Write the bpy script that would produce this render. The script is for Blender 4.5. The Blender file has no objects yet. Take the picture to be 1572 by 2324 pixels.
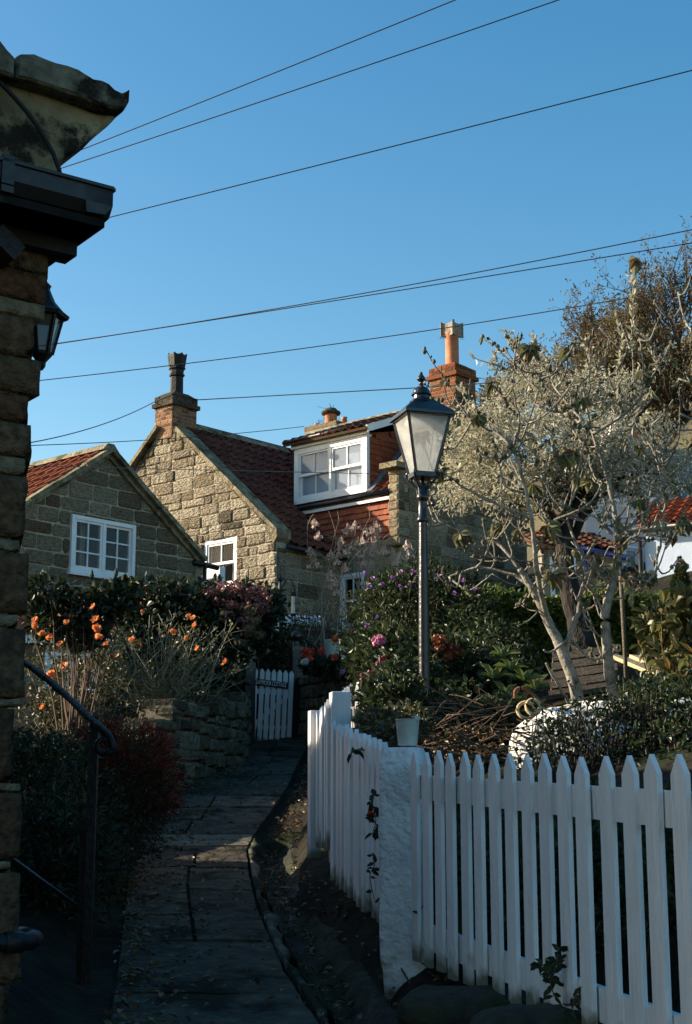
import bpy, math, random
import numpy as np
from mathutils import Vector, noise as mnoise

# ------------------------------------------------------------------ camera, world, sun, exposure
sc = bpy.context.scene
FPX = 3300.0                                   # focal length in units of a 1572 x 2324 picture
TH = math.atan(FPX / 16260.0)                  # upward tilt
CAM = np.array([0.0, 0.0, 1.6])
cam_data = bpy.data.cameras.new("camera")
cam_data.sensor_fit = 'VERTICAL'
cam_data.sensor_height = 36.0
cam_data.lens = FPX / 2324.0 * 36.0
cam_data.clip_start = 0.1
cam_data.clip_end = 2000.0
cam = bpy.data.objects.new("camera", cam_data)
sc.collection.objects.link(cam)
cam.location = CAM
cam.rotation_euler = (math.pi / 2 + TH, 0, 0)
sc.camera = cam

SUN_EL = math.radians(21)
SUN_AZ = math.radians(-80)                     # clockwise from +Y; negative = left of the view
SUN = np.array([math.sin(SUN_AZ) * math.cos(SUN_EL), math.cos(SUN_AZ) * math.cos(SUN_EL), math.sin(SUN_EL)])
world = bpy.data.worlds.new("World")
sc.world = world
world.use_nodes = True
wn = world.node_tree
bg = wn.nodes["Background"]
sky = wn.nodes.new("ShaderNodeTexSky")
sky.sky_type = 'NISHITA'
sky.sun_disc = False
sky.sun_elevation = SUN_EL
sky.sun_rotation = SUN_AZ
sky.air_density = 1.0
sky.dust_density = 0.9
sky.ozone_density = 1.0
bg.inputs[1].default_value = 0.115
hsv = wn.nodes.new("ShaderNodeHueSaturation")
hsv.inputs["Saturation"].default_value = 1.5
hsv.inputs["Hue"].default_value = 0.497
wn.links.new(sky.outputs[0], hsv.inputs["Color"])
wn.links.new(hsv.outputs[0], bg.inputs[0])
sd = bpy.data.lights.new("sun", 'SUN')
sd.energy = 5.0
sd.angle = math.radians(0.5)
sd.color = (1.0, 0.93, 0.84)
so = bpy.data.objects.new("sun", sd)
sc.collection.objects.link(so)
so.rotation_euler = Vector(SUN).to_track_quat('Z', 'Y').to_euler()
sc.view_settings.view_transform = 'Standard'
sc.view_settings.look = 'None'
sc.view_settings.exposure = 1.08
sc.view_settings.gamma = 1.0
sc.view_settings.use_white_balance = True
sc.view_settings.white_balance_temperature = 7600
try:
    sc.cycles.max_bounces = 6
    sc.cycles.transparent_max_bounces = 12
except Exception:
    pass

# ------------------------------------------------------------------ measuring helpers
rng = np.random.default_rng(7)
random.seed(7)
cT, sT = math.cos(TH), math.sin(TH)
UP = np.array([0, 0, 1.0])
U = np.array([.665, .747, 0]); U /= np.linalg.norm(U)     # away to the right
W = np.array([U[1], -U[0], 0])                            # towards us to the right


def ray(x, y):
    v = (1162 - y) / FPX
    return np.array([(x - 786) / FPX, cT - v * sT, sT + v * cT])


def P(x, y, Y):
    """point at forward distance Y seen in direction x, y"""
    r = ray(x, y)
    return CAM + r * (Y / r[1])


def RP(x, y, o, n):
    """the same direction met with a vertical plane"""
    r = ray(x, y)
    return CAM + r * (np.dot(o - CAM, n) / np.dot(r, n))


def unit(v):
    v = np.asarray(v, float)
    return v / np.linalg.norm(v)


def A(*v):
    return np.array(v, float)


# ------------------------------------------------------------------ materials
def M(name, cols, rough=.8, island=False, nscale=4.0, namt=.35, bump=0.0, bscale=40.0, spec=.3,
      trans=0.0, metal=0.0, dirt=None, dirt2=None, stretch=None, bdist=.03):
    m = bpy.data.materials.new(name)
    m.use_nodes = True
    nt = m.node_tree
    N, L = nt.nodes, nt.links
    b = N["Principled BSDF"]
    out = N["Material Output"]
    b.inputs["Roughness"].default_value = rough
    b.inputs["Metallic"].default_value = metal
    b.inputs["Specular IOR Level"].default_value = spec
    tc = N.new("ShaderNodeTexCoord")
    co = tc.outputs["Object"]
    if stretch:
        mp = N.new("ShaderNodeMapping")
        mp.inputs["Scale"].default_value = stretch
        L.new(co, mp.inputs[0])
        co = mp.outputs[0]
    ns = N.new("ShaderNodeTexNoise")
    ns.inputs["Scale"].default_value = nscale
    ns.inputs["Detail"].default_value = 6
    L.new(co, ns.inputs[0])
    ramp = N.new("ShaderNodeValToRGB")
    el = ramp.color_ramp.elements
    while len(el) < len(cols):
        el.new(0.5)
    for i, c in enumerate(cols):
        el[i].position = i / max(1, len(cols) - 1)
        el[i].color = (*c, 1)
    if island:
        g = N.new("ShaderNodeNewGeometry")
        L.new(g.outputs["Random Per Island"], ramp.inputs[0])
    else:
        mr = N.new("ShaderNodeMapRange")
        mr.inputs[1].default_value = .3
        mr.inputs[2].default_value = .7
        L.new(ns.outputs[0], mr.inputs[0])
        L.new(mr.outputs[0], ramp.inputs[0])
    col = ramp.outputs[0]
    if namt:
        hs = N.new("ShaderNodeMapRange")
        hs.inputs[1].default_value = .25
        hs.inputs[2].default_value = .75
        hs.inputs[3].default_value = 1 - namt
        hs.inputs[4].default_value = 1 + namt
        ns2 = N.new("ShaderNodeTexNoise")
        ns2.inputs["Scale"].default_value = nscale * 3.1
        ns2.inputs["Detail"].default_value = 8
        L.new(co, ns2.inputs[0])
        L.new(ns2.outputs[0], hs.inputs[0])
        mul = N.new("ShaderNodeVectorMath")
        mul.operation = 'SCALE'
        L.new(col, mul.inputs[0])
        L.new(hs.outputs[0], mul.inputs["Scale"])
        col = mul.outputs[0]
    for d in (dirt, dirt2):
        if d:
            dc, ds, lo, hi = d
            n3 = N.new("ShaderNodeTexNoise")
            n3.inputs["Scale"].default_value = ds
            n3.inputs["Detail"].default_value = 7
            n3.inputs["Roughness"].default_value = .65
            L.new(tc.outputs["Object"], n3.inputs[0])
            m3 = N.new("ShaderNodeMapRange")
            m3.inputs[1].default_value = lo
            m3.inputs[2].default_value = hi
            L.new(n3.outputs[0], m3.inputs[0])
            mx = N.new("ShaderNodeMix")
            mx.data_type = 'RGBA'
            L.new(m3.outputs[0], mx.inputs[0])
            L.new(col, mx.inputs[6])
            mx.inputs[7].default_value = (*dc, 1)
            col = mx.outputs[2]
    L.new(col, b.inputs["Base Color"])
    if bump:
        n4 = N.new("ShaderNodeTexNoise")
        n4.inputs["Scale"].default_value = bscale
        n4.inputs["Detail"].default_value = 5
        L.new(co, n4.inputs[0])
        bp = N.new("ShaderNodeBump")
        bp.inputs["Strength"].default_value = min(1.0, bump)
        bp.inputs["Distance"].default_value = bdist
        L.new(n4.outputs[0], bp.inputs["Height"])
        L.new(bp.outputs[0], b.inputs["Normal"])
    if trans:
        tr = N.new("ShaderNodeBsdfTranslucent")
        L.new(col, tr.inputs[0])
        ms = N.new("ShaderNodeMixShader")
        ms.inputs[0].default_value = trans
        L.new(b.outputs[0], ms.inputs[1])
        L.new(tr.outputs[0], ms.inputs[2])
        L.new(ms.outputs[0], out.inputs[0])
    return m


def glass_mat(name, tint, amount):
    m = bpy.data.materials.new(name)
    m.use_nodes = True
    nt = m.node_tree
    N, L = nt.nodes, nt.links
    out = N["Material Output"]
    b = N["Principled BSDF"]
    b.inputs["Base Color"].default_value = (*tint, 1)
    b.inputs["Roughness"].default_value = .04
    b.inputs["Specular IOR Level"].default_value = .8
    tr = N.new("ShaderNodeBsdfTransparent")
    ms = N.new("ShaderNodeMixShader")
    ms.inputs[0].default_value = amount
    L.new(tr.outputs[0], ms.inputs[1])
    L.new(b.outputs[0], ms.inputs[2])
    L.new(ms.outputs[0], out.inputs[0])
    return m


SOOT = (.022, .019, .015)
m_stone = M("sandstone", [(.10, .075, .05), (.27, .215, .14), (.20, .16, .105), (.32, .265, .18), (.24, .19, .125), (.15, .115, .075), (.30, .25, .17)], .92, True, 5, .45, 1.0, 22, .1,
            dirt=(SOOT, 1.1, .60, .74), stretch=(1, 1, 2.2))
m_stone_b = M("sandstone_tooled", [(.085, .068, .05), (.35, .305, .225), (.29, .25, .18), (.17, .135, .09), (.40, .35, .26), (.32, .275, .205), (.23, .19, .135), (.37, .32, .235)], .92, True, 7, .5, 1.0, 13, .1,
              dirt=(SOOT, .75, .55, .70), stretch=(1, 1, 2.6), bdist=.11)
m_stone_a = M("dark_sandstone", [(.085, .066, .045), (.20, .162, .112), (.13, .103, .07), (.25, .205, .145), (.17, .136, .094), (.12, .072, .05), (.22, .18, .12)], .92, True, 6, .5, 1.0, 18, .1,
              dirt=(SOOT, 1.3, .60, .76), stretch=(1, 1, 2.2), bdist=.05)
m_mortar = M("lime_mortar", [(.22, .185, .135), (.34, .29, .21)], .95, False, 9, .3, .6, 60, .1)
m_mortar_pale = M("pale_mortar", [(.33, .28, .20), (.44, .38, .28)], .95, False, 9, .3, .8, 50, .1)
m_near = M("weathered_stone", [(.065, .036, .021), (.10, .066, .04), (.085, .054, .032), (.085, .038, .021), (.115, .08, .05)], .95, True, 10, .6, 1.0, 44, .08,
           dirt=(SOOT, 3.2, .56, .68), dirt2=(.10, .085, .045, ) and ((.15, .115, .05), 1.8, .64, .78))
m_near_mortar = M("old_mortar", [(.12, .10, .065), (.19, .16, .105)], .95, False, 8, .4, .8, 50, .1)
m_garden_stone = M("garden_wall_stone", [(.06, .05, .033), (.15, .125, .08), (.10, .085, .06), (.20, .17, .115)], .95, True, 6, .5, 1.0, 24, .1,
                   dirt=((.03, .033, .018), 3, .52, .66), dirt2=((.30, .28, .22), 5, .64, .74))
m_brick = M("chimney_brick", [(.15, .05, .026), (.25, .085, .036), (.19, .068, .036), (.085, .05, .034), (.28, .135, .07)], .9, True, 12, .35, .7, 60, .1)
m_brick_soot = M("sooty_brick", [(.26, .13, .07), (.36, .21, .13), (.12, .055, .03), (.30, .18, .11)], .9, True, 9, .4, .7, 60, .1, dirt=(SOOT, 2.2, .50, .66))
m_sootcap = M("sooty_cement", [(.035, .03, .024), (.10, .085, .06)], .95, False, 6, .4, .8, 30, .1)
m_pantile = M("clay_pantile", [(.17, .036, .016), (.26, .062, .024), (.20, .048, .022), (.11, .03, .018), (.30, .085, .035)], .85, True, 8, .35, .5, 40, .15, dirt=((.05, .045, .025), 2.5, .60, .74))
m_pantile_o = M("orange_pantile", [(.22, .058, .026), (.28, .078, .034), (.17, .045, .02)], .85, True, 8, .25, .4, 40, .15)
m_pantile_red = M("deep_red_pantile", [(.105, .034, .022), (.145, .044, .028), (.075, .026, .018), (.17, .055, .035), (.095, .034, .024)], .85, True, 8, .35, .5, 40, .15, dirt=((.04, .035, .02), 2.0, .60, .72))
m_pantile_old = M("mossy_pantile", [(.075, .028, .017), (.11, .038, .021), (.13, .048, .026), (.055, .028, .018)], .9, True, 8, .35, .5, 40, .1, dirt=((.05, .045, .02), 2.5, .52, .66))
m_hung = M("hung_tile", [(.24, .062, .032), (.32, .095, .05), (.28, .075, .038), (.20, .052, .03), (.36, .12, .065)], .8, True, 8, .2, .3, 40, .2)
m_cheek = M("cheek_tile", [(.24, .055, .024), (.31, .075, .030), (.18, .044, .02)], .8, True, 8, .2, .3, 40, .2)
m_coping = M("coping_stone", [(.14, .118, .075), (.30, .255, .17)], .95, False, 4, .45, .9, 30, .1, dirt=((.055, .05, .03), 3, .5, .64))
m_ridge = M("ridge_stone", [(.16, .14, .095), (.30, .265, .19)], .95, False, 5, .4, .9, 30, .1, dirt=((.07, .075, .03), 4, .52, .62))
m_white = M("white_paint", [(.66, .67, .68), (.76, .77, .77)], .45, False, 3, .06, .1, 60, .4, dirt=((.40, .38, .33), 4, .66, .78))
m_fence = M("fence_white_paint", [(.61, .605, .60), (.72, .715, .71)], .55, False, 3, .08, .35, 18, .35, dirt=((.33, .31, .27), 7, .66, .78), stretch=(3, 3, .5))
def foot_dirt(m, col, top):
    nt = m.node_tree
    N, L = nt.nodes, nt.links
    b = N["Principled BSDF"]
    src = b.inputs["Base Color"].links[0].from_socket
    tc = N.new("ShaderNodeTexCoord")
    sx_ = N.new("ShaderNodeSeparateXYZ")
    L.new(tc.outputs["Generated"], sx_.inputs[0])
    ns = N.new("ShaderNodeTexNoise")
    ns.inputs["Scale"].default_value = 9
    ns.inputs["Detail"].default_value = 8
    L.new(tc.outputs["Object"], ns.inputs[0])
    a = N.new("ShaderNodeMapRange")
    a.inputs[1].default_value = 0
    a.inputs[2].default_value = top
    a.inputs[3].default_value = .62
    a.inputs[4].default_value = 0
    L.new(sx_.outputs[2], a.inputs[0])
    ad = N.new("ShaderNodeMath")
    ad.operation = 'ADD'
    L.new(a.outputs[0], ad.inputs[0])
    L.new(ns.outputs[0], ad.inputs[1])
    mr = N.new("ShaderNodeMapRange")
    mr.inputs[1].default_value = .70
    mr.inputs[2].default_value = 1.0
    L.new(ad.outputs[0], mr.inputs[0])
    mx = N.new("ShaderNodeMix")
    mx.data_type = 'RGBA'
    L.new(mr.outputs[0], mx.inputs[0])
    L.new(src, mx.inputs[6])
    mx.inputs[7].default_value = (*col, 1)
    L.new(mx.outputs[2], b.inputs["Base Color"])


foot_dirt(m_fence, (.17, .165, .12), .16)
m_limewash = M("limewashed_stone", [(.58, .59, .60), (.70, .71, .71)], .85, False, 4, .12, 1.0, 26, .2, dirt=((.28, .27, .25), 9, .60, .74))
foot_dirt(m_limewash, (.14, .13, .10), .12)
m_iron = M("black_iron", [(.006, .006, .007), (.012, .012, .013)], .5, False, 9, .3, .25, 40, .25)
m_lampiron = M("lamp_post_paint", [(.008, .009, .011), (.014, .015, .018)], .30, False, 9, .2, .15, 30, .6)
m_gutter = M("gutter_plastic", [(.012, .011, .011), (.02, .018, .017)], .42, False, 6, .3, .1, 30, .4)
m_wire = M("cable_rubber", [(.008, .008, .009), (.012, .012, .012)], .7, False, 5, .1)
m_greywire = M("grey_cable", [(.12, .12, .12), (.15, .15, .15)], .6, False, 5, .1)
m_lead = M("lead_flashing", [(.10, .11, .125), (.17, .18, .20)], .55, False, 5, .2, .3, 20, .4)
m_terra = M("terracotta", [(.40, .155, .075), (.50, .21, .10)], .75, False, 5, .2, .2, 40, .2, dirt=((.12, .07, .05), 4, .62, .74))
m_pale_pot = M("pale_clay", [(.20, .18, .145), (.36, .33, .27)], .8, False, 5, .3, .3, 40, .2, dirt=(SOOT, 5, .55, .68))
m_glass = glass_mat("window_glass", (.02, .025, .03), .30)
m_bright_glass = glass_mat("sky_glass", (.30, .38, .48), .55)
m_lampglass = M("frosted_lamp_glass", [(.68, .69, .67), (.80, .80, .78)], .22, False, 2.5, .2, .1, 20, .6, trans=.45)
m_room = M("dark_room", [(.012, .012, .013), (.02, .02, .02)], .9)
m_blind = M("blind_slats", [(.58, .62, .68), (.66, .70, .74)], .6, False, 3, .05)
m_curtain = M("curtain_cloth", [(.36, .33, .27), (.46, .43, .36)], .9, False, 6, .2, .3, 20)
m_wood = M("weathered_wood", [(.10, .085, .065), (.17, .145, .115)], .85, False, 5, .3, .6, 30, .2, stretch=(1, 1, 6))
m_palewood = M("pale_plank", [(.50, .36, .19), (.60, .45, .26)], .8, False, 5, .2, .3, 30)
m_bark = M("fig_bark", [(.13, .118, .094), (.33, .305, .255)], .85, False, 9, .35, .5, 40, .15, dirt=((.13, .115, .085), 14, .58, .68))
m_darkbark = M("dark_bark", [(.02, .017, .015), (.05, .043, .038)], .95, False, 9, .4, 1.0, 34, .1, stretch=(1, 1, .35))
m_twig = M("brown_twig", [(.075, .046, .032), (.12, .078, .054)], .9, True, 9, .2)
m_paletwig = M("pale_twig", [(.13, .115, .09), (.26, .235, .19)], .85, True, 9, .2)
m_palestem = M("rose_stem", [(.16, .15, .08), (.34, .30, .19), (.22, .20, .12)], .7, True, 9, .2)
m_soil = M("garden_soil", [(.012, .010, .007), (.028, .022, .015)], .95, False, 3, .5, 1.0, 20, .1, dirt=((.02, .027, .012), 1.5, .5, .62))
m_slab = M("paving_stone", [(.052, .043, .031), (.090, .076, .056), (.066, .055, .040), (.115, .096, .070)], .9, True, 3, .5, 1.0, 9, .12, dirt=((.013, .016, .009), 2.2, .50, .62), dirt2=((.075, .07, .06), 5, .66, .74), bdist=.05)
m_palslab = M("pale_sunpatch_flagstone", [(.11, .094, .068), (.17, .145, .105)], .9, False, 3, .35, .8, 14, .2, dirt=((.04, .04, .03), 4, .58, .7))  # lighter stone, with the faint sunlit patch put into its colour
m_cement = M("cement_edging", [(.09, .085, .07), (.16, .15, .125)], .9, False, 4, .35, .9, 22, .1, dirt=((.02, .024, .012), 1.6, .46, .56))
m_channel = M("channel_stone", [(.026, .023, .017), (.055, .048, .035)], .85, False, 4, .5, 1.0, 14, .15, dirt=((.018, .024, .010), 2.5, .48, .6))
m_boulder = M("mossy_boulder_stone", [(.02, .021, .014), (.045, .042, .03)], .9, False, 4, .4, 1.0, 14, .2, dirt=((.018, .026, .008), 3, .48, .6))
m_slate = M("grey_slate", [(.13, .13, .13), (.19, .185, .18), (.16, .155, .15)], .7, True, 7, .2, .3, 30, .3)
m_pink = M("pink_render", [(.56, .46, .44), (.62, .52, .49)], .9, False, 3, .06, .2, 40)
m_bluewhite = M("pale_blue_render", [(.50, .58, .70), (.56, .64, .75)], .9, False, 3, .05, .2, 40)
m_bluepipe = M("blue_paint", [(.012, .03, .16), (.02, .045, .22)], .4, False, 5, .15, .1, 30, .5)
m_bucket = M("grey_green_enamel", [(.38, .42, .39), (.46, .50, .46)], .45, False, 4, .12, .15, 30, .4, dirt=((.12, .10, .07), 9, .66, .74))
def see_through(m, f):
    nt = m.node_tree
    out = nt.nodes["Material Output"]
    src = out.inputs[0].links[0].from_socket
    t_ = nt.nodes.new("ShaderNodeBsdfTransparent")
    mx = nt.nodes.new("ShaderNodeMixShader")
    mx.inputs[0].default_value = f
    nt.links.new(src, mx.inputs[1])
    nt.links.new(t_.outputs[0], mx.inputs[2])
    nt.links.new(mx.outputs[0], out.inputs[0])


see_through(m_lampglass, .42)
m_hull = M("whitewash", [(.66, .63, .56), (.80, .78, .71)], .9, False, 4, .15, 1.0, 12, .1, dirt=((.24, .19, .12), 3.0, .54, .64), dirt2=((.05, .05, .03), 7, .60, .68), bdist=.06)
m_rust = M("rusty_iron", [(.13, .055, .025), (.22, .10, .05)], .8, False, 12, .3, .5, 50)
m_hill = M("hillside", [(.045, .04, .02), (.09, .075, .035)], .95, False, .3, .4, .8, 2)
m_letter = M("cream_lettering", [(.70, .68, .60), (.74, .72, .64)], .6, False, 3, .05)


def leafmat(name, cols, trans=.3, rough=.45, spec=.4):
    return M(name, cols, rough, True, 6, .15, 0, 1, spec, trans)


l_dark = leafmat("dark_leaf", [(.010, .018, .008), (.028, .042, .016), (.018, .028, .011), (.045, .055, .022)], .25)
l_hedge = leafmat("laurel_leaf", [(.07, .10, .02), (.13, .17, .04), (.09, .13, .026), (.18, .21, .07)], .4)
l_shrub = leafmat("shrub_leaf", [(.018, .032, .012), (.038, .058, .02), (.05, .065, .024)], .3)
l_olive = leafmat("olive_leaf", [(.05, .055, .022), (.09, .09, .04), (.13, .12, .06)], .3)
l_silver = leafmat("silver_leaf", [(.20, .19, .11), (.58, .55, .42), (.36, .34, .23), (.70, .67, .55)], .38, .55, .3)
l_fig = leafmat("fig_leaf", [(.10, .12, .05), (.20, .21, .10), (.12, .07, .035), (.28, .27, .15)], .3)
l_redheath = leafmat("heather_leaf", [(.09, .018, .012), (.17, .03, .018), (.05, .02, .012), (.22, .055, .025)], .3)
l_autumn = leafmat("autumn_leaf", [(.09, .11, .035), (.17, .17, .06), (.21, .12, .035), (.11, .13, .045), (.20, .19, .09)], .35)
l_brown = leafmat("brown_leaf", [(.10, .085, .05), (.165, .135, .075), (.13, .11, .055), (.21, .175, .095)], .3, .8, .1)
l_litter = leafmat("fallen_leaf", [(.10, .05, .02), (.22, .12, .045), (.16, .14, .06), (.07, .035, .02)], .1)
p_orange = leafmat("orange_petal", [(.72, .20, .05), (.80, .28, .08), (.78, .38, .17)], .45)
p_dusty = leafmat("dusty_pink_petal", [(.24, .085, .085), (.34, .14, .13), (.28, .15, .12), (.17, .06, .06)], .3)
p_pink = leafmat("pink_petal", [(.55, .16, .30), (.68, .28, .42), (.45, .10, .24)], .35)
p_mauve = leafmat("mauve_petal", [(.28, .08, .34), (.38, .13, .44)], .35)
p_red = leafmat("red_petal", [(.62, .05, .03), (.75, .09, .05)], .35)
p_white = leafmat("white_petal", [(.60, .60, .58), (.70, .70, .66)], .35)
p_maroon = leafmat("maroon_petal", [(.10, .012, .022), (.18, .025, .045)], .3)
p_rusty = leafmat("rusty_petal", [(.24, .065, .03), (.34, .11, .05), (.18, .06, .03)], .3)
p_blush = leafmat("blush_petal", [(.58, .44, .36), (.70, .58, .50), (.42, .20, .13)], .3)

# ------------------------------------------------------------------ mesh helpers
ORG = {}
C = sc.collection.objects


def thing(name, label, cat, loc, group=None):
    o = bpy.data.objects.new(name, None)
    o.empty_display_size = .2
    C.link(o)
    o.location = [float(x) for x in loc]
    o["label"] = label
    o["category"] = cat
    if group:
        o["group"] = group
    ORG[o.name] = np.asarray(loc, float)
    return o


def tag(o, label=None, cat=None, group=None, kind=None):
    for k, v in (("label", label), ("category", cat), ("group", group), ("kind", kind)):
        if v:
            o[k] = v
    return o


class MB:
    def __init__(s):
        s.V, s.n, s.F, s.FM = [], 0, {}, {}

    def add(s, V, F, m=0):
        V = np.asarray(V, float).reshape(-1, 3)
        if isinstance(F, np.ndarray):
            s.F.setdefault(F.shape[1], []).append(F + s.n)
            s.FM.setdefault(F.shape[1], []).append(np.full(len(F), m))
        else:
            for f in F:
                k = len(f)
                s.F.setdefault(k, []).append(np.array([f]) + s.n)
                s.FM.setdefault(k, []).append(np.array([m]))
        s.V.append(V)
        s.n += len(V)
        return s

    def box(s, c, ax, ay, az, m=0):
        """c centre; ax ay az half-extent vectors"""
        c, ax, ay, az = (np.asarray(q, float) for q in (c, ax, ay, az))
        V = [c + i * ax + j * ay + k * az for i in (-1, 1) for j in (-1, 1) for k in (-1, 1)]
        if np.dot(np.cross(ax, ay), az) > 0:
            F = [[0, 1, 3, 2], [4, 6, 7, 5], [0, 4, 5, 1], [2, 3, 7, 6], [0, 2, 6, 4], [1, 5, 7, 3]]
        else:
            F = [[0, 2, 3, 1], [4, 5, 7, 6], [0, 1, 5, 4], [2, 6, 7, 3], [0, 4, 6, 2], [1, 3, 7, 5]]
        return s.add(V, F, m)

    def bar(s, a, b, w, h, side=None, m=0):
        a, b = np.asarray(a, float), np.asarray(b, float)
        d = b - a
        l = np.linalg.norm(d)
        d = d / l
        if side is None:
            side = np.cross(d, UP)
            if np.linalg.norm(side) < 1e-3:
                side = A(1, 0, 0)
        side = unit(np.asarray(side, float) - d * np.dot(side, d))
        t = np.cross(side, d)
        return s.box((a + b) / 2, d * l / 2, side * w / 2, t * h / 2, m)

    def prism(s, poly, vec, m=0):
        poly = np.asarray(poly, float)
        vec = np.asarray(vec, float)
        n = len(poly)
        nrm = sum(np.cross(poly[i] - poly[0], poly[(i + 1) % n] - poly[0]) for i in range(1, n - 1))
        V = np.vstack([poly, poly + vec])
        F = [list(range(n)), list(range(2 * n - 1, n - 1, -1))] + [[i, i + n, (i + 1) % n + n, (i + 1) % n] for i in range(n)]
        if np.dot(nrm, vec) > 0:
            F = [f[::-1] for f in F]
        return s.add(V, F, m)

    def tube(s, pts, rad, n=6, m=0, cap=True):
        pts = np.asarray(pts, float)
        k = len(pts)
        rad = np.full(k, rad, float) if np.isscalar(rad) else np.asarray(rad, float)
        T = np.gradient(pts, axis=0)
        T /= np.linalg.norm(T, axis=1)[:, None] + 1e-9
        ref = A(0, 0, 1) if abs(T[0][2]) < .9 else A(1, 0, 0)
        Nn = np.cross(T, ref)
        ln = np.linalg.norm(Nn, axis=1)
        for i in range(k):
            if ln[i] < 1e-3:
                Nn[i] = Nn[i - 1] if i else np.cross(T[i], A(.3, .9, .2))
        Nn /= np.linalg.norm(Nn, axis=1)[:, None] + 1e-9
        B = np.cross(T, Nn)
        a = np.linspace(0, 2 * math.pi, n, endpoint=False)
        V = (pts[:, None] + rad[:, None, None] * (np.cos(a)[None, :, None] * Nn[:, None] + np.sin(a)[None, :, None] * B[:, None])).reshape(-1, 3)
        i = np.arange(k - 1)[:, None] * n
        j = np.arange(n)[None]
        j2 = (j + 1) % n
        F = np.stack([i + j, i + j2, i + n + j2, i + n + j], -1).reshape(-1, 4)
        fl = [F]
        s.add(V, F, m)
        if cap and n > 3:
            base = s.n - len(V)
            s.F.setdefault(n, []).append(np.array([list(range(n))[::-1], list(range((k - 1) * n, k * n))]) + base)
            s.FM.setdefault(n, []).append(np.array([m, m]))
        return s

    def lathe(s, c, prof, n=16, m=0, rot=0.0, sq=None):
        """prof: (radius, z) pairs round a vertical axis at c"""
        c = np.asarray(c, float)
        a = np.linspace(0, 2 * math.pi, n, endpoint=False) + rot
        V = [c + A(r * math.cos(t), r * math.sin(t), z) for r, z in prof for t in a]
        k = len(prof)
        F = [[i * n + j, i * n + (j + 1) % n, (i + 1) * n + (j + 1) % n, (i + 1) * n + j] for i in range(k - 1) for j in range(n)]
        F += [list(range(n))[::-1], list(range((k - 1) * n, k * n))]
        return s.add(V, F, m)

    def leaves(s, p, d, nrm, ln, wd, m=0, curl=.25):
        """p base points, d direction, nrm rough face normal, ln length, wd width (arrays)"""
        n = len(p)
        d = d / (np.linalg.norm(d, axis=1)[:, None] + 1e-9)
        sd_ = np.cross(d, nrm)
        sd_ /= np.linalg.norm(sd_, axis=1)[:, None] + 1e-9
        up = np.cross(sd_, d)
        L_, W_ = ln[:, None], wd[:, None] / 2
        V = np.stack([p, p + d * L_ * .35 - sd_ * W_ + up * L_ * .08, p + d * L_ * .72 - sd_ * W_ * .75 + up * L_ * .04,
                      p + d * L_ - up * L_ * curl, p + d * L_ * .72 + sd_ * W_ * .75 + up * L_ * .04, p + d * L_ * .35 + sd_ * W_ + up * L_ * .08], 1).reshape(-1, 3)
        b = np.arange(n)[:, None] * 6
        F = np.concatenate([b + np.array([[0, 3, 2, 1]]), b + np.array([[0, 5, 4, 3]])])
        return s.add(V, F, m)

    def build(s, name, mats, parent=None, smooth=False, origin=None):
        V = np.vstack(s.V)
        if parent is not None:
            org = ORG[parent.name]
        elif origin is not None:
            org = np.asarray(origin, float)
        else:
            org = A((V[:, 0].min() + V[:, 0].max()) / 2, (V[:, 1].min() + V[:, 1].max()) / 2, V[:, 2].min())
        me = bpy.data.meshes.new(name)
        ks = sorted(s.F)
        loops = np.concatenate([np.concatenate(s.F[k]).reshape(-1) for k in ks])
        tot = np.concatenate([np.full(len(np.concatenate(s.F[k])), k) for k in ks])
        mi = np.concatenate([np.concatenate(s.FM[k]) for k in ks])
        me.vertices.add(len(V))
        me.vertices.foreach_set("co", (V - org).astype(np.float32).reshape(-1))
        me.loops.add(len(loops))
        me.loops.foreach_set("vertex_index", loops.astype(np.int32))
        me.polygons.add(len(tot))
        st = np.concatenate([[0], np.cumsum(tot)[:-1]])
        me.polygons.foreach_set("loop_start", st.astype(np.int32))
        me.polygons.foreach_set("loop_total", tot.astype(np.int32))
        me.polygons.foreach_set("material_index", mi.astype(np.int32))
        me.polygons.foreach_set("use_smooth", np.full(len(tot), bool(smooth)))
        me.update(calc_edges=True)
        me.validate()
        for q in (mats if isinstance(mats, (list, tuple)) else [mats]):
            me.materials.append(q)
        o = bpy.data.objects.new(name, me)
        C.link(o)
        if parent is not None:
            o.parent = parent
            if parent.type != 'EMPTY' or True:
                o.location = (0, 0, 0)
        else:
            o.location = [float(x) for x in org]
        ORG[o.name] = org
        return o


def clip(poly, a, nrm):
    """keep the part of a 2-D polygon where (p - a).nrm >= 0"""
    out = []
    n = len(poly)
    for i in range(n):
        p, q = poly[i], poly[(i + 1) % n]
        dp = (p[0] - a[0]) * nrm[0] + (p[1] - a[1]) * nrm[1]
        dq = (q[0] - a[0]) * nrm[0] + (q[1] - a[1]) * nrm[1]
        if dp >= 0:
            out.append(p)
        if (dp >= 0) != (dq >= 0):
            t = dp / (dp - dq)
            out.append((p[0] + (q[0] - p[0]) * t, p[1] + (q[1] - p[1]) * t))
    return out


def area(poly):
    return .5 * sum(poly[i][0] * poly[(i + 1) % len(poly)][1] - poly[(i + 1) % len(poly)][0] * poly[i][1] for i in range(len(poly)))


def ccw(poly):
    return poly if area(poly) > 0 else poly[::-1]


def cliptopoly(rect, poly):
    r = rect
    n = len(poly)
    for i in range(n):
        a, b = poly[i], poly[(i + 1) % n]
        r = clip(r, a, (-(b[1] - a[1]), b[0] - a[0]))
        if len(r) < 3:
            return []
    return r


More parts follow.
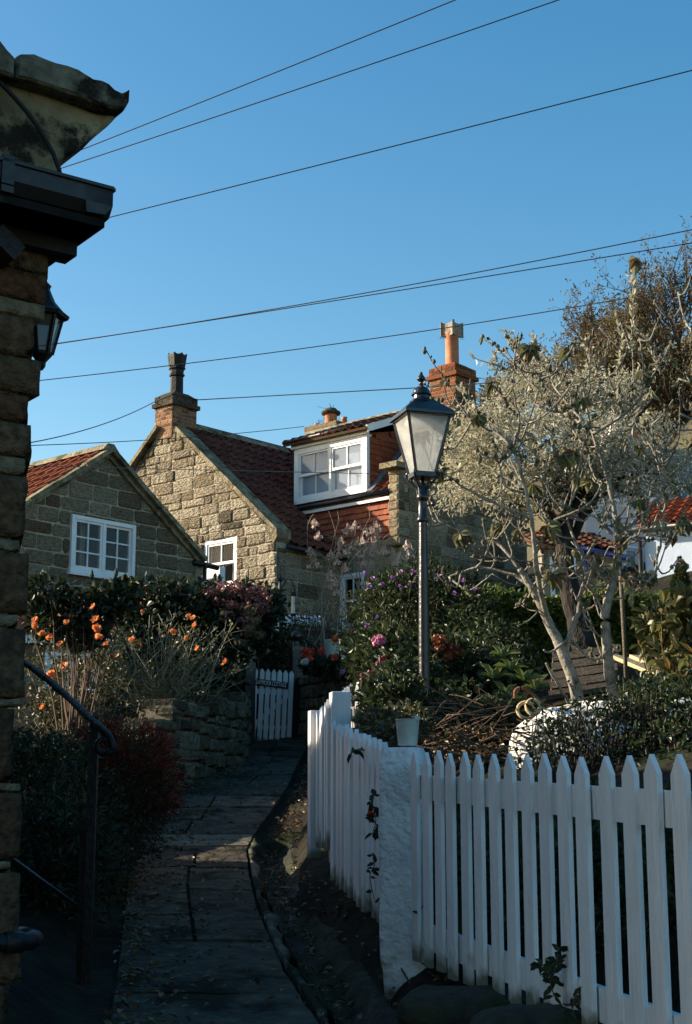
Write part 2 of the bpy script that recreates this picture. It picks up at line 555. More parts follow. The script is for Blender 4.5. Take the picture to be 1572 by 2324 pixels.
def inset(poly, d):
    poly = ccw(poly)
    r = list(poly)
    n = len(poly)
    for i in range(n):
        a, b = poly[i], poly[(i + 1) % n]
        l = math.hypot(b[0] - a[0], b[1] - a[1])
        if l < 1e-6:
            continue
        nr = (-(b[1] - a[1]) / l, (b[0] - a[0]) / l)
        r = clip(r, (a[0] + nr[0] * d, a[1] + nr[1] * d), nr)
        if len(r) < 3:
            return []
    return r


def minus(rects, h):
    out = []
    for (a, b, c, d) in rects:
        if h[0] >= c or h[2] <= a or h[1] >= d or h[3] <= b:
            out.append((a, b, c, d))
            continue
        if h[0] > a:
            out.append((a, b, h[0], d))
        if h[2] < c:
            out.append((h[2], b, c, d))
        s0, s1 = max(a, h[0]), min(c, h[2])
        if h[1] > b:
            out.append((s0, b, s1, h[1]))
        if h[3] < d:
            out.append((s0, h[3], s1, d))
    return out


def dedupe(poly, e=1e-4):
    r = []
    for p in poly:
        if not r or math.hypot(p[0] - r[-1][0], p[1] - r[-1][1]) > e:
            r.append(p)
    while len(r) > 1 and math.hypot(r[0][0] - r[-1][0], r[0][1] - r[-1][1]) < e:
        r.pop()
    return r


def masonry(mb, o, sdir, nrm, poly, holes=(), ch=(.17, .27), bw=(.25, .6), joint=.011, relief=.02, rnd=.02, mb_m=0, mo_m=1, jit=.006, back=.25, rs=None, backing=True):
    """coursed blocks standing proud of a mortar bed, cut to a convex outline and round the openings"""
    r = rs or random
    o, sdir, nrm = (np.asarray(q, float) for q in (o, sdir, nrm))
    poly = ccw([tuple(q) for q in poly])

    def to3(p, d):
        return o + sdir * p[0] + UP * p[1] + nrm * d
    smin, smax = min(p[0] for p in poly), max(p[0] for p in poly)
    zmin, zmax = min(p[1] for p in poly), max(p[1] for p in poly)
    if backing:
        rects = [(smin, zmin, smax, zmax)]
        for h in holes:
            rects = minus(rects, h)
        for (a, b, c, d) in rects:
            q = dedupe(cliptopoly([(a, b), (c, b), (c, d), (a, d)], poly))
            if len(q) > 2 and abs(area(q)) > 1e-5:
                mb.prism([to3(p, 0) for p in q], -nrm * back, mo_m)
    z = zmin
    flip = np.dot(np.cross(sdir, UP), nrm) < 0
    while z < zmax:
        h = r.uniform(*ch)
        s0 = smin - r.uniform(0, bw[1])
        while s0 < smax:
            w = r.uniform(*bw)
            rects = [(s0, z, s0 + w, z + h)]
            for hh in holes:
                rects = minus(rects, hh)
            for (a, b, c, d) in rects:
                if c - a < .03 or d - b < .03:
                    continue
                q = cliptopoly([(a, b), (c, b), (c, d), (a, d)], poly)
                if len(q) < 3:
                    continue
                q = inset(q, joint)
                q = dedupe(q)
                if len(q) < 3 or abs(area(q)) < .0015:
                    continue
                q = ccw(q)
                # knock the corners off
                rr = []
                nq = len(q)
                for i in range(nq):
                    p0, p1, p2 = q[i - 1], q[i], q[(i + 1) % nq]
                    l1, l2 = math.dist(p0, p1), math.dist(p1, p2)
                    c1, c2 = min(rnd * r.uniform(.3, 1.4), l1 * .3), min(rnd * r.uniform(.3, 1.4), l2 * .3)
                    rr.append((p1[0] + (p0[0] - p1[0]) * c1 / l1, p1[1] + (p0[1] - p1[1]) * c1 / l1))
                    rr.append((p1[0] + (p2[0] - p1[0]) * c2 / l2, p1[1] + (p2[1] - p1[1]) * c2 / l2))
                rr = [(p[0] + r.uniform(-jit, jit), p[1] + r.uniform(-jit, jit)) for p in rr]
                cx, cy = sum(p[0] for p in rr) / len(rr), sum(p[1] for p in rr) / len(rr)
                dd = relief * r.uniform(.5, 1.25)
                k = len(rr)
                mn = min(c - a, d - b)
                f = 1 - min(.3, .03 / mn)
                inn = [(cx + (p[0] - cx) * f, cy + (p[1] - cy) * f) for p in rr]
                V = [to3(p, -.008) for p in rr] + [to3(p, dd * .6) for p in rr] + [to3(p, dd + r.uniform(-.25, .25) * relief * .5) for p in inn] + [to3((cx, cy), dd * 1.15)]
                F = []
                for i in range(k):
                    j = (i + 1) % k
                    F += [[i, j, k + j, k + i], [k + i, k + j, 2 * k + j, 2 * k + i], [2 * k + i, 2 * k + j, 3 * k]]
                if flip:
                    F = [f_[::-1] for f_ in F]
                mb.add(V, F, mb_m)
            s0 += w
        z += h
    return mb


def rough_block(mb, o, sdir, nrm, s0, z0, s1, z1, relief=.03, back=.2, nx=7, nz=5, seed=0, m=0, amp=.012, edge=.035, freq=7.0):
    """one rock-faced block: a grid with worn edges and a broken surface"""
    o, sdir, nrm = (np.asarray(q, float) for q in (o, sdir, nrm))
    nx = max(4, min(22, int((s1 - s0) / .035) + 3))
    nz = max(4, min(16, int((z1 - z0) / .035) + 3))
    V = np.zeros((nx + 2, nz + 2, 3))
    for i in range(nx + 2):
        for j in range(nz + 2):
            a = min(max((i - 1) / (nx - 1), 0), 1)
            b = min(max((j - 1) / (nz - 1), 0), 1)
            s_, z_ = s0 + (s1 - s0) * a, z0 + (z1 - z0) * b
            e = min((s_ - s0), (s1 - s_), (z_ - z0), (z1 - z_))
            p = o + sdir * s_ + UP * z_
            q = Vector(p * freq) + Vector((seed * 3.1, seed * 1.7, seed))
            n1 = mnoise.noise(q)
            n2 = mnoise.noise(q * .45 + Vector((5, 3, 1)))
            border = i in (0, nx + 1) or j in (0, nz + 1)
            rel = relief * min(1, (e / edge)) ** .5 if edge > 0 else relief
            dz = amp * (n1 + 1.2 * n2)
            out = -back if border else rel + dz
            p = p + nrm * out + sdir * (amp * mnoise.noise(q + Vector((9, 2, 4))) * 1.0) + UP * (amp * mnoise.noise(q + Vector((2, 8, 5))) * .8)
            V[i, j] = p
    idx = np.arange((nx + 2) * (nz + 2)).reshape(nx + 2, nz + 2)
    F = np.stack([idx[:-1, :-1], idx[1:, :-1], idx[1:, 1:], idx[:-1, 1:]], -1).reshape(-1, 4)
    if np.dot(np.cross(sdir, UP), nrm) < 0:
        F = F[:, ::-1].copy()
    mb.add(V.reshape(-1, 3), F, m)


def roof_tiles(mb, o, along, up, L_, H_, pw=.24, rows=None, rh=.29, m=0, poly=None, lift=.035, amp=.035, flat=False, r=None):
    """pantiles (or plain tiles when flat) in overlapping courses: every tile its own shell"""
    r = r or random
    o, along, up = (np.asarray(q, float) for q in (o, along, up))
    n = unit(np.cross(along, up))
    if flat is not False:
        n = np.asarray(flat, float)
    elif n[2] < 0:
        n = -n
    nr = max(1, int(round(H_ / rh)))
    rh = H_ / nr
    nc = max(1, int(round(L_ / pw)))
    pw = L_ / nc
    k = 2 if flat is not False else 7
    for i in range(nr):
        off = (pw / 2 if (i % 2 and flat is not False) else 0)
        for j in range(-1 if off else 0, nc):
            a0 = max(0, j * pw + off + r.uniform(-.004, .004))
            a1 = min(L_, (j + 1) * pw + off - .003)
            if a1 - a0 < .02:
                continue
            ac, hc = (a0 + a1) / 2, (i + .5) * rh
            if poly is not None and not poly(ac, hc):
                continue
            lf = lift * r.uniform(.8, 1.25)
            sl = r.uniform(-.006, .006)
            top = rh * 1.06
            V, prof = [], []
            for q in range(k):
                t = q / (k - 1)
                x = a0 + (a1 - a0) * t
                wv = 0 if flat is not False else amp * math.sin(2 * math.pi * (t - .02)) * (1 if t < .55 else .7)
                prof.append((x, wv))
            for (h, l0) in ((i * rh + sl - .004, lf), (i * rh + top, .004)):
                for x, wv in prof:
                    V.append(o + along * x + up * h + n * (l0 + wv))
            for x, wv in prof:
                V.append(o + along * x + up * (i * rh + sl) + n * (lf + wv - .02))
            F = []
            for q in range(k - 1):
                F += [[q, q + 1, k + q + 1, k + q], [2 * k + q, 2 * k + q + 1, q + 1, q]]
            mb.add(V, F, m)
    return mb


def ellipsoid_pts(blobs, n, shell=.55, clumps=0, spread=.16):
    """points through a set of (centre, radii, weight) ellipsoids, gathered into clumps; returns points and outward directions"""
    w = np.array([b[2] for b in blobs], float)
    w /= w.sum()
    which = rng.choice(len(blobs), n, p=w)
    cs = np.array([b[0] for b in blobs])
    rs = np.array([b[1] if not np.isscalar(b[1]) else (b[1],) * 3 for b in blobs], float)
    d = rng.normal(size=(n, 3))
    d /= np.linalg.norm(d, axis=1)[:, None]
    rad = shell + (1 - shell) * rng.random(n) ** .6
    if clumps:
        cd = rng.normal(size=(clumps, 3))
        cd /= np.linalg.norm(cd, axis=1)[:, None]
        crad = shell * .8 + (1.08 - shell * .8) * rng.random(clumps) ** .5
        ci = rng.integers(0, clumps, n)
        q = cd[ci] * crad[ci][:, None] + rng.normal(size=(n, 3)) * spread
    else:
        q = d * rad[:, None]
    return cs[which] + q * rs[which], q / (np.linalg.norm(q, axis=1)[:, None] + 1e-9)


def foliage(mb, blobs, n, ln, wr=.45, shell=.5, clumps=0, spread=.16, upb=.3, out=.6, rnd=.8, m=0, curl=.2, floor=None):
    p, q = ellipsoid_pts(blobs, n, shell, clumps, spread)
    d = q * out + A(0, 0, upb) + rng.normal(size=(n, 3)) * rnd
    nr = A(0, 0, 1) + rng.normal(size=(n, 3)) * .6 + q * .4
    l = rng.uniform(ln[0], ln[1], n)
    if floor is not None:
        k = p[:, 2] > floor
        p, d, nr, l = p[k], d[k], nr[k], l[k]
    mb.leaves(p, d, nr, l, l * wr * rng.uniform(.8, 1.2, len(l)), m, curl)
    return mb


def stems(mb, base, blobs, n, r0=.006, r1=.002, k=5, wob=.05, m=0, sides=4):
    p, _ = ellipsoid_pts(blobs, n, .7)
    for q in p:
        b = np.asarray(base(q), float)
        t = np.linspace(0, 1, k)[:, None]
        mid = rng.normal(size=3) * wob
        pts = b + (q - b) * t + mid * np.sin(t * math.pi) + rng.normal(size=(k, 3)) * wob * .15
        mb.tube(pts, np.linspace(r0, r1, k), sides, m, cap=False)
    return mb


def flower_mb(c, size, petals=9, face=None):
    mb = MB()
    c = np.asarray(c, float)
    face = unit(face if face is not None else A(rng.normal() * .4, -.6, .5))
    a = np.linspace(0, 2 * math.pi, petals, endpoint=False) + rng.uniform(0, 3)
    t1 = unit(np.cross(face, A(.1, .3, 1)))
    t2 = np.cross(face, t1)
    d = np.cos(a)[:, None] * t1 + np.sin(a)[:, None] * t2 + face * rng.uniform(.25, 1.1, petals)[:, None]
    mb.leaves(np.repeat(c[None], petals, 0), d, np.repeat(face[None], petals, 0) + rng.normal(size=(petals, 3)) * .3, rng.uniform(.6, 1.0, petals) * size, np.full(petals, size * .75), 0, -.1)
    return mb


def head_mb(c, r, n=70, sz=None, squash=.75):
    """round flower head of many small florets"""
    mb = MB()
    d = rng.normal(size=(n, 3))
    d /= np.linalg.norm(d, axis=1)[:, None]
    p = np.asarray(c) + d * r * A(1, 1, squash) * rng.uniform(.75, 1, n)[:, None]
    t = rng.normal(size=(n, 3)) + d * .4
    s_ = (sz or r * .5)
    mb.leaves(p - t / np.linalg.norm(t, axis=1)[:, None] * s_ * .5, t, d, np.full(n, s_), np.full(n, s_ * .8), 0, .1)
    return mb


def branch(mb, pts, r0, r1, sides=7, m=0, wob=0.0, sub=4):
    """smooth tapered limb through given points"""
    pts = np.asarray(pts, float)
    k = len(pts)
    t = np.linspace(0, k - 1, (k - 1) * sub + 1)
    out = []
    for x in t:
        i = min(int(x), k - 2)
        f = x - i
        p0, p1, p2, p3 = pts[max(i - 1, 0)], pts[i], pts[i + 1], pts[min(i + 2, k - 1)]
        out.append(.5 * ((2 * p1) + (-p0 + p2) * f + (2 * p0 - 5 * p1 + 4 * p2 - p3) * f * f + (-p0 + 3 * p1 - 3 * p2 + p3) * f ** 3))
    out = np.array(out)
    if wob:
        out[1:-1] += rng.normal(size=(len(out) - 2, 3)) * wob
    mb.tube(out, np.linspace(r0, r1, len(out)) * (1 + rng.normal(size=len(out)) * .04), sides, m)
    return out


def twigs(mb, p, d, L_, r, depth, tips, sides=4, ang=.6, up=.15, kids=(2, 4), shrink=.62, m=0):
    k = 5
    pts = [np.asarray(p, float)]
    dd = unit(d)
    for i in range(k - 1):
        dd = unit(dd + rng.normal(size=3) * .16 + A(0, 0, up * .3))
        pts.append(pts[-1] + dd * L_ / (k - 1))
    mb.tube(pts, np.linspace(r, r * .55, k), sides if r > .006 else 3, m, cap=False)
    if depth <= 0:
        tips.append((pts[-1], dd))
        return
    for _ in range(rng.integers(kids[0], kids[1] + 1)):
        f = rng.uniform(.3, 1.0)
        q = pts[0] + (pts[-1] - pts[0]) * 0
        x = f * (k - 1)
        i = min(int(x), k - 2)
        q = pts[i] + (pts[i + 1] - pts[i]) * (x - i)
        nd = unit(dd + rng.normal(size=3) * ang + A(0, 0, up))
        twigs(mb, q, nd, L_ * rng.uniform(.5, .85) * shrink / .62, r * .55, depth - 1, tips, sides, ang, up, kids, shrink, m)


# ------------------------------------------------------------------ ground
ZY = ([-60, 0, 13.6, 16.0, 20.1, 24, 30, 60, 300], [-4, 0, 1.36, 1.77, 2.47, 3.5, 4.8, 9, 22])
RY = ([3, 5, 6.7, 7.3, 8, 9, 10.6, 12.5, 13.6, 16, 20.2, 24], [.05, 0, -.1, -.21, -.33, -.475, -.66, -.83, -.83, -.66, -.5, -.3])
LY = ([3, 5, 6.7, 8, 10.6, 13.6, 15.9, 18.2, 20.2, 24], [-.95, -.97, -1.05, -1.21, -1.55, -1.85, -1.95, -1.42, -1.36, -1.2])
FY = ([2, 4.5, 7.25, 9.2, 10.2, 13, 16, 20, 24, 60], [1.8, 1.08, .34, -.03, -.23, -.35, -.38, -.30, 0, 1])


def zp(y):
    return float(np.interp(y, *ZY))


def xr(y):
    return float(np.interp(y, *RY))


def xl(y):
    return float(np.interp(y, *LY))


def xf(y):
    return float(np.interp(y, *FY))


def smooth(a, b, x):
    t = min(max((x - a) / (b - a), 0), 1)
    return t * t * (3 - 2 * t)


def zg(x, y):
    z = zp(y)
    d = x - xf(y)
    dl = xl(y) - x
    if d > 0:
        z += .08 + .85 * smooth(0, 1.5, d) + .28 * max(0, min(d, 9) - 1.4) + .02
    elif dl > 0:
        s_ = smooth(9.5, 15, y)
        z += -.02 + s_ * (.7 * smooth(.35, .6, dl) + .25 * min(max(0, dl - .6), 6)) + (1 - s_) * .2 * smooth(.1, .5, dl)
    elif x > xr(y) + .02:
        w_ = max(.15, xf(y) - xr(y))
        t = (x - xr(y)) / w_
        z += -.10 + .16 * t
        if y < 13.5:
            z -= .22 * (1 - smooth(.55, 1.0, t))
    else:
        z -= .035
    if y < 30 and -14 < x < 14:
        z += .03 * mnoise.noise(Vector((x * 2.2, y * 2.2, 0))) + .012 * mnoise.noise(Vector((x * 8, y * 8, 3)))
    return z


def grid_mb(xs, ys, f):
    V = np.array([[(x, y, f(x, y)) for y in ys] for x in xs])
    idx = np.arange(len(xs) * len(ys)).reshape(len(xs), len(ys))
    F = np.stack([idx[:-1, :-1], idx[1:, :-1], idx[1:, 1:], idx[:-1, 1:]], -1).reshape(-1, 4)
    return MB().add(V.reshape(-1, 3), F)


xs = np.concatenate([[-400, -150, -60, -30, -18, -12, -9, -7], np.arange(-5.5, -2.4, .3), np.arange(-2.2, 2.4, .06), np.arange(2.5, 6, .3), [7, 9, 12, 18, 30, 60, 150, 400]])
ys = np.concatenate([[-200, -60, -20, -8, -3, 0, 2], np.arange(3, 14, .1), np.arange(14.2, 24, .3), [25, 26, 28, 30, 34, 40, 50, 60, 80, 120, 200, 400]])
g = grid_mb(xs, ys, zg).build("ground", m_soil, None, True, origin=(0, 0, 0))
tag(g, kind="structure")

# far hillside on the right
def zhill(x, y):
    t = smooth(1.5, 22, x - (y - 46) * .05)
    return zp(y) - 1 + 17 * t + .12 * max(0, y - 46) * t + .6 * mnoise.noise(Vector((x * .12, y * .12, 1)))


hx = np.concatenate([np.arange(2, 40, 1.2), [45, 60, 90, 140]])
hy = np.concatenate([np.arange(40, 80, 2.0), [90, 110, 150, 220]])
h = grid_mb(hx, hy, zhill).build("hillside", m_hill, None, True, origin=(0, 0, 0))
tag(h, kind="structure")

# flagstone path
mb = MB()
r_ = random.Random(3)
rows = [3.2, 4.3, 5.4, 6.4, 7.35, 8.6, 9.4, 10.5, 11.5, 12.35, 12.75, 13.6, 14.3, 15.0, 15.7, 16.5, 17.2, 18.0, 18.8, 19.6, 20.6]
for i in range(len(rows) - 1):
    y0, y1 = rows[i], rows[i + 1]
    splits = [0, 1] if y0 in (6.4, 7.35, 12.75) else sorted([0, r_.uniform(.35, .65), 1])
    for j in range(len(splits) - 1):
        c0, c1 = splits[j], splits[j + 1]
        nx, ny = 6, 6
        tz, tx_, ty_ = r_.uniform(-.012, .012), r_.uniform(-.008, .008), r_.uniform(-.008, .008)
        V = np.zeros((nx + 2, ny + 2, 3))
        for a in range(nx + 2):
            for b in range(ny + 2):
                fa, fb = min(max((a - 1) / (nx - 1), 0), 1), min(max((b - 1) / (ny - 1), 0), 1)
                y = y0 + .012 + (y1 - y0 - .024) * fb
                xa, xb = xl(y) + .0, xr(y)
                f = c0 + (c1 - c0) * fa
                x = xa + (xb - xa) * f + (.012 if fa == 0 else -.012 if fa == 1 else 0) + (.02 * mnoise.noise(Vector((y * 3, i, j))) if j == len(splits) - 2 and fa == 1 else 0)
                bd = a in (0, nx + 1) or b in (0, ny + 1)
                ed = min(fa, 1 - fa, fb, 1 - fb) == 0
                z = zp(y) + tz + tx_ * (fa - .5) + ty_ * (fb - .5) + .013 * mnoise.noise(Vector((x * 5, y * 5, 2))) - (.008 if ed else 0)
                V[a, b] = (x, y, z - (.09 if bd else 0))
        idx = np.arange((nx + 2) * (ny + 2)).reshape(nx + 2, ny + 2)
        F = np.stack([idx[:-1, :-1], idx[1:, :-1], idx[1:, 1:], idx[:-1, 1:]], -1).reshape(-1, 4)
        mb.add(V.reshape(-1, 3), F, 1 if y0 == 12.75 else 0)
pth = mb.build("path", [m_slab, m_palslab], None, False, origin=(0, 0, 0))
tag(pth, kind="structure")

# pale cement edging and the open drain beside the path
mb = MB()
for side in (0, 1):
    ys_ = np.arange(3.2, 13.4, .14) if side == 0 else np.arange(13.4, 19.5, .2)
    V = []
    for y in ys_:
        x = xr(y) if side == 0 else xl(y)
        nzv = mnoise.noise(Vector((y * 2.3, side, 0)))
        w_ = max(.015, .05 + .09 * nzv)
        off = (.012 if side == 0 else .0)
        sgn = 1 if side == 0 else 1
        z = zp(y) + .004 + .008 * mnoise.noise(Vector((y * 5, 3, side)))
        for dx, dz in ((0, -.06), (.0, -.004), (w_ * .5, -.002), (w_, -.012), (w_ + .02, -.14)):
            V.append((x + off + sgn * dx, y, z + dz))
    n = len(ys_)
    F = [[i * 5 + k, i * 5 + k + 1, (i + 1) * 5 + k + 1, (i + 1) * 5 + k] for i in range(n - 1) for k in range(4)]
    mb.add(V, [f[::-1] for f in F], 0)
tag(mb.build("path_edging", m_cement, None, True, origin=(0, 0, 0)), kind="structure")
mb = MB()
V = []
ys_ = np.arange(3.2, 13.6, .12)
prof = [(.06, .0), (.09, -.08), (.14, -.15), (.20, -.17), (.26, -.15), (.31, -.09), (.36, -.04), (.42, -.035), (.50, -.06), (.55, -.14)]
for y in ys_:
    stp = .04 * ((y * 1.1) % 1.0)
    for k, (dx, dz) in enumerate(prof):
        q = Vector((dx * 6, y * 3.1, 1))
        V.append((xr(y) + dx + .03 * mnoise.noise(q), y, zp(y) + dz + stp * .5 - .02 + .035 * mnoise.noise(q + Vector((4, 4, 4))) + .02 * mnoise.noise(Vector((dx * 14, y * 9, 6)))))
k = len(prof)
F = [[i * k + j, i * k + j + 1, (i + 1) * k + j + 1, (i + 1) * k + j][::-1] for i in range(len(ys_) - 1) for j in range(k - 1)]
mb.add(V, F)
tag(mb.build("drain_channel", m_channel, None, False, origin=(0, 0, 0)), kind="structure")

# ------------------------------------------------------------------ windows
def window(parent, o, sdir, nrm, s0, z0, s1, z1, leaves=2, cols=2, rows=3, fw=.055, bar=.022, depth=.05, sash=False, blind=False, sill=True, curtain=False, gm=None, frame_name="window"):
    """a painted frame with casements (or sliding sashes), glazing bars, glass and what stands behind it"""
    o, sdir, nrm = (np.asarray(q, float) for q in (o, sdir, nrm))
    out = depth

    def bx(mb, a, b, c, d, y0, y1, m=0):
        ctr = o + sdir * (a + c) / 2 + UP * (b + d) / 2 + nrm * (y0 + y1) / 2
        mb.box(ctr, sdir * (c - a) / 2, nrm * abs(y1 - y0) / 2, UP * (d - b) / 2, m)
    f = MB()
    bx(f, s0, z0, s0 + fw, z1, -.09, out)
    bx(f, s1 - fw, z0, s1, z1, -.09, out)
    bx(f, s0 + fw, z1 - fw, s1 - fw, z1, -.09, out - .002)
    bx(f, s0 + fw, z0, s1 - fw, z0 + fw, -.09, out - .002)
    lw = (s1 - s0 - 2 * fw) / leaves
    gl = MB()
    for i in range(leaves):
        a, c = s0 + fw + lw * i, s0 + fw + lw * (i + 1)
        if i > 0:
            bx(f, a - .025, z0 + fw, a + .025, z1 - fw, -.08, out - .004)
        sets = [(z0 + fw, z1 - fw, 0)]
        if sash:
            zm = (z0 + z1) / 2
            sets = [(zm - .02, z1 - fw, .02), (z0 + fw, zm + .02, -.025)]
        for (b, d, dy) in sets:
            st = .038
            y0, y1 = -.03 + dy + (.022 * (leaves - 1 - i) if not sash else 0), .012 + dy + (.022 * (leaves - 1 - i) if not sash else 0)
            a_, c_ = a + (.026 if i else 0), c - (.026 if i < leaves - 1 else 0)
            bx(f, a_, b, a_ + st, d, y0, y1)
            bx(f, c_ - st, b, c_, d, y0, y1)
            bx(f, a_ + st, d - st, c_ - st, d, y0, y1 - .002)
            bx(f, a_ + st, b, c_ - st, b + st * 1.25, y0, y1 - .002)
            rws = rows if not sash else 1
            for k in range(1, cols):
                x = a_ + st + (c_ - a_ - 2 * st) * k / cols
                bx(f, x - bar / 2, b + st, x + bar / 2, d - st, y0 + .008, y1 - .006)
            for k in range(1, rws):
                zz = b + st + (d - b - 2 * st) * k / rws
                bx(f, a_ + st, zz - bar / 2, c_ - st, zz + bar / 2, y0 + .01, y1 - .008)
            ym = (y0 + y1) / 2 - .004
            q = [o + sdir * x + UP * z + nrm * ym for x, z in ((a_ + st, b + st), (c_ - st, b + st), (c_ - st, d - st), (a_ + st, d - st))]
            gl.add(q, [[0, 1, 2, 3]] if np.dot(np.cross(sdir, UP), nrm) > 0 else [[3, 2, 1, 0]])
    if sill:
        bx(f, s0 - .04, z0 - .045, s1 + .04, z0 - .002, -.05, out + .045)
    fo = f.build(frame_name, m_white, parent)
    gl.build("pane", gm or m_glass, fo)
    rm = MB()
    bx(rm, s0 + .01, z0 + .01, s1 - .01, z1 - .01, -.52, -.5)
    for a, b, c, d in ((s0, z0, s0 + .01, z1), (s1 - .01, z0, s1, z1), (s0 + .01, z0, s1 - .01, z0 + .01), (s0 + .01, z1 - .01, s1 - .01, z1)):
        bx(rm, a, b, c, d, -.5, -.091)
    rm.build("reveal", m_room, fo)
    if blind:
        b_ = MB()
        z = z0 + fw
        while z < z1 - fw:
            c_ = o + sdir * (s0 + s1) / 2 + UP * z - nrm * .12
            b_.box(c_, sdir * (s1 - s0 - .04) / 2, unit(nrm * .45 - UP * 1) * .021, unit(nrm + UP * .45) * .0012)
            z += .036
        b_.build("blind", m_blind, fo)
    if curtain:
        c_ = MB()
        for a, b in curtain:
            xs_ = np.linspace(s0 + (s1 - s0) * a, s0 + (s1 - s0) * b, 13)
            V = [o + sdir * x - nrm * (.16 + .02 * math.sin(i * 1.9)) + UP * z for i, x in enumerate(xs_) for z in (z0 + .03, z1 - .03)]
            c_.add(V, [[2 * i, 2 * i + 2, 2 * i + 3, 2 * i + 1] for i in range(12)])
        c_.build("curtain", m_curtain, fo)
    return fo


def sub(parent_o, name, mb, m, smooth_=False):
    return mb.build(name, m, parent_o, smooth_)


# ------------------------------------------------------------------ left small cottage (gable towards us on the right, tiled slope on the left)
Ac = P(447, 1262, 23.0)
o_ = A(Ac[0], Ac[1], 0)
hA = thing("stone_cottage", "low grey stone cottage with orange tiles and white twelve-pane window, beside the black gatepost lane", "cottage", (Ac[0] - 2, Ac[1] - 1.5, 3.0))
hA["label"] = "low stone cottage with orange tiled slope and white many-paned window in its gable"
apA = (-1.89, 6.89)
lA = (-3.85, 5.52)
wA = (-2.53, 4.99, -1.31, 5.85)
mb = MB()
polyA = [(lA[0], 3.0), (0, 3.0), (0, 5.5), apA, (lA[0], lA[1])]
masonry(mb, o_, U, W, polyA, [wA], (.19, .26), (.26, .62), .012, .022, .035, rs=random.Random(11))
# the long front wall, below the eaves on the left
masonry(mb, o_ + U * lA[0], -W, -U, [(0, 3.0), (6, 3.0), (6, 5.5), (0, 5.5)], [], (.19, .26), (.26, .62), .012, .022, .035, rs=random.Random(12))
mb.box(o_ + U * -.0 - W * 3 + UP * 4.2, W * 3, U * .12, UP * 1.2, 1)
sub(hA, "wall", mb, [m_stone_a, m_mortar_pale])
slope = unit(A(*(U * (apA[0] - lA[0]))[:2], apA[1] - lA[1]))
Ls = math.dist(apA, lA)
rf = MB()
e0 = o_ + U * lA[0] + UP * (lA[1] + .06) + W * .02
roof_tiles(rf, e0 - slope * .15, -W, slope, 6.0, Ls + .1, .235, rh=.30, r=random.Random(5))
n_ = unit(np.cross(U, W))
rf.prism([e0 - slope * .1 - UP * .03, e0 - W * 6 - slope * .1 - UP * .03, e0 - W * 6 + slope * Ls - UP * .03, e0 + slope * Ls - UP * .03], -UP * .05)
slopeR = unit(A(*(U * (apA[0] - .12))[:2], apA[1] - 5.42))
e1 = o_ + U * .12 + UP * 5.50 + W * .03
LR = math.dist((apA[0]), (.12,)) if False else math.hypot(apA[0] - .12, apA[1] - 5.42)
rf.prism([e1 + slopeR * 0, e1 + slopeR * LR, e1 + slopeR * LR - W * 6, e1 - W * 6], UP * .06)
ro = sub(hA, "roof", rf, m_pantile_o)
# verge coping, ridge
cp = MB()
for (a, b, sl) in ((lA, apA, 1), ((.10, 5.44), apA, -1)):
    p0 = o_ + U * a[0] + UP * (a[1] + .04) + W * .07
    p1 = o_ + U * b[0] + UP * (b[1] + .04) + W * .07
    for k in range(4):
        q0, q1 = p0 + (p1 - p0) * (k / 4 + .002), p0 + (p1 - p0) * ((k + 1) / 4 - .002)
        cp.bar(q0 + UP * .01 * (k % 2), q1 + UP * .01 * (k % 2), .17, .07, W)
    cp.bar(p0 - UP * .075 - W * .03, p1 - UP * .075 - W * .03, .06, .07, W)
sub(hA, "coping", cp, m_coping)
rd = MB()
for k in range(10):
    q = o_ + U * apA[0] + UP * (apA[1] + .09) + W * (.1 - k * .6)
    rd.prism([q + U * -.16 - UP * .06, q + U * -.06 + UP * .05, q + U * .06 + UP * .05, q + U * .16 - UP * .06], -W * .585)
sub(hA, "ridge", rd, m_ridge)
window(hA, o_, U, W, *wA, leaves=2, cols=2, rows=3, fw=.06, curtain=((.03, .09), (.25, .33)), gm=m_glass)
gt = MB()
pA, pB = o_ + UP * 5.43 + W * .05 + U * .02, o_ + UP * 5.40 + W * .05 + U * .42
gt.tube([pA - U * .12, pB], .045, 8)
gt.tube([o_ + UP * 5.42 + W * .09 + U * .1, o_ + UP * 5.18 + W * .09 + U * .1, o_ + UP * 5.10 + W * .09 + U * -.02, o_ + UP * 4.93 + W * .09 + U * -1.05, o_ + UP * 4.4 + W * .09 + U * -1.08], .034, 8)
sub(hA, "downpipe", gt, m_gutter, True)

# a lower porch roof and window behind the roses, left of the cottage
q = P(160, 1640, 17.2)
bay = thing("garden_porch", "low white-framed garden porch under a pinkish tiled roof behind the rose bushes", "porch", (q[0], q[1], 2.2))
bo = A(q[0], q[1], 0)
mb = MB()
masonry(mb, bo, A(1, 0, 0), A(0, -1, 0), [(-.9, 2.2), (.42, 2.2), (.42, 3.62), (-.9, 3.62)], [(-.32, 2.66, .30, 3.40)], (.16, .24), (.2, .5), .011, .015, .02, rs=random.Random(6))
mb.box(bo + A(.36, .9, 2.95), A(.05, 0, 0), A(0, .85, 0), A(0, 0, .7), 1)
sub(bay, "wall", mb, [m_stone, m_mortar])
window(bay, bo, A(1, 0, 0), A(0, -1, 0), -.32, 2.66, .30, 3.40, leaves=2, cols=1, rows=2, fw=.05)
mb = MB()
roof_tiles(mb, bo + A(-1.0, -.15, 3.64), A(1, 0, 0), unit(A(0, 1, .5)), 1.46, 1.2, .23, rh=.28, r=random.Random(8))
mb.prism([bo + A(-1, -.12, 3.6), bo + A(.46, -.12, 3.6), bo + A(.46, .9, 4.1), bo + A(-1, .9, 4.1)], A(0, 0, .03))
sub(bay, "roof", mb, m_hung)
mb = MB()
mb.box(bo + A(-.27, -.06, 3.56), A(.72, 0, 0), A(0, .035, 0), A(0, 0, .06))
sub(bay, "fascia", mb, m_white)

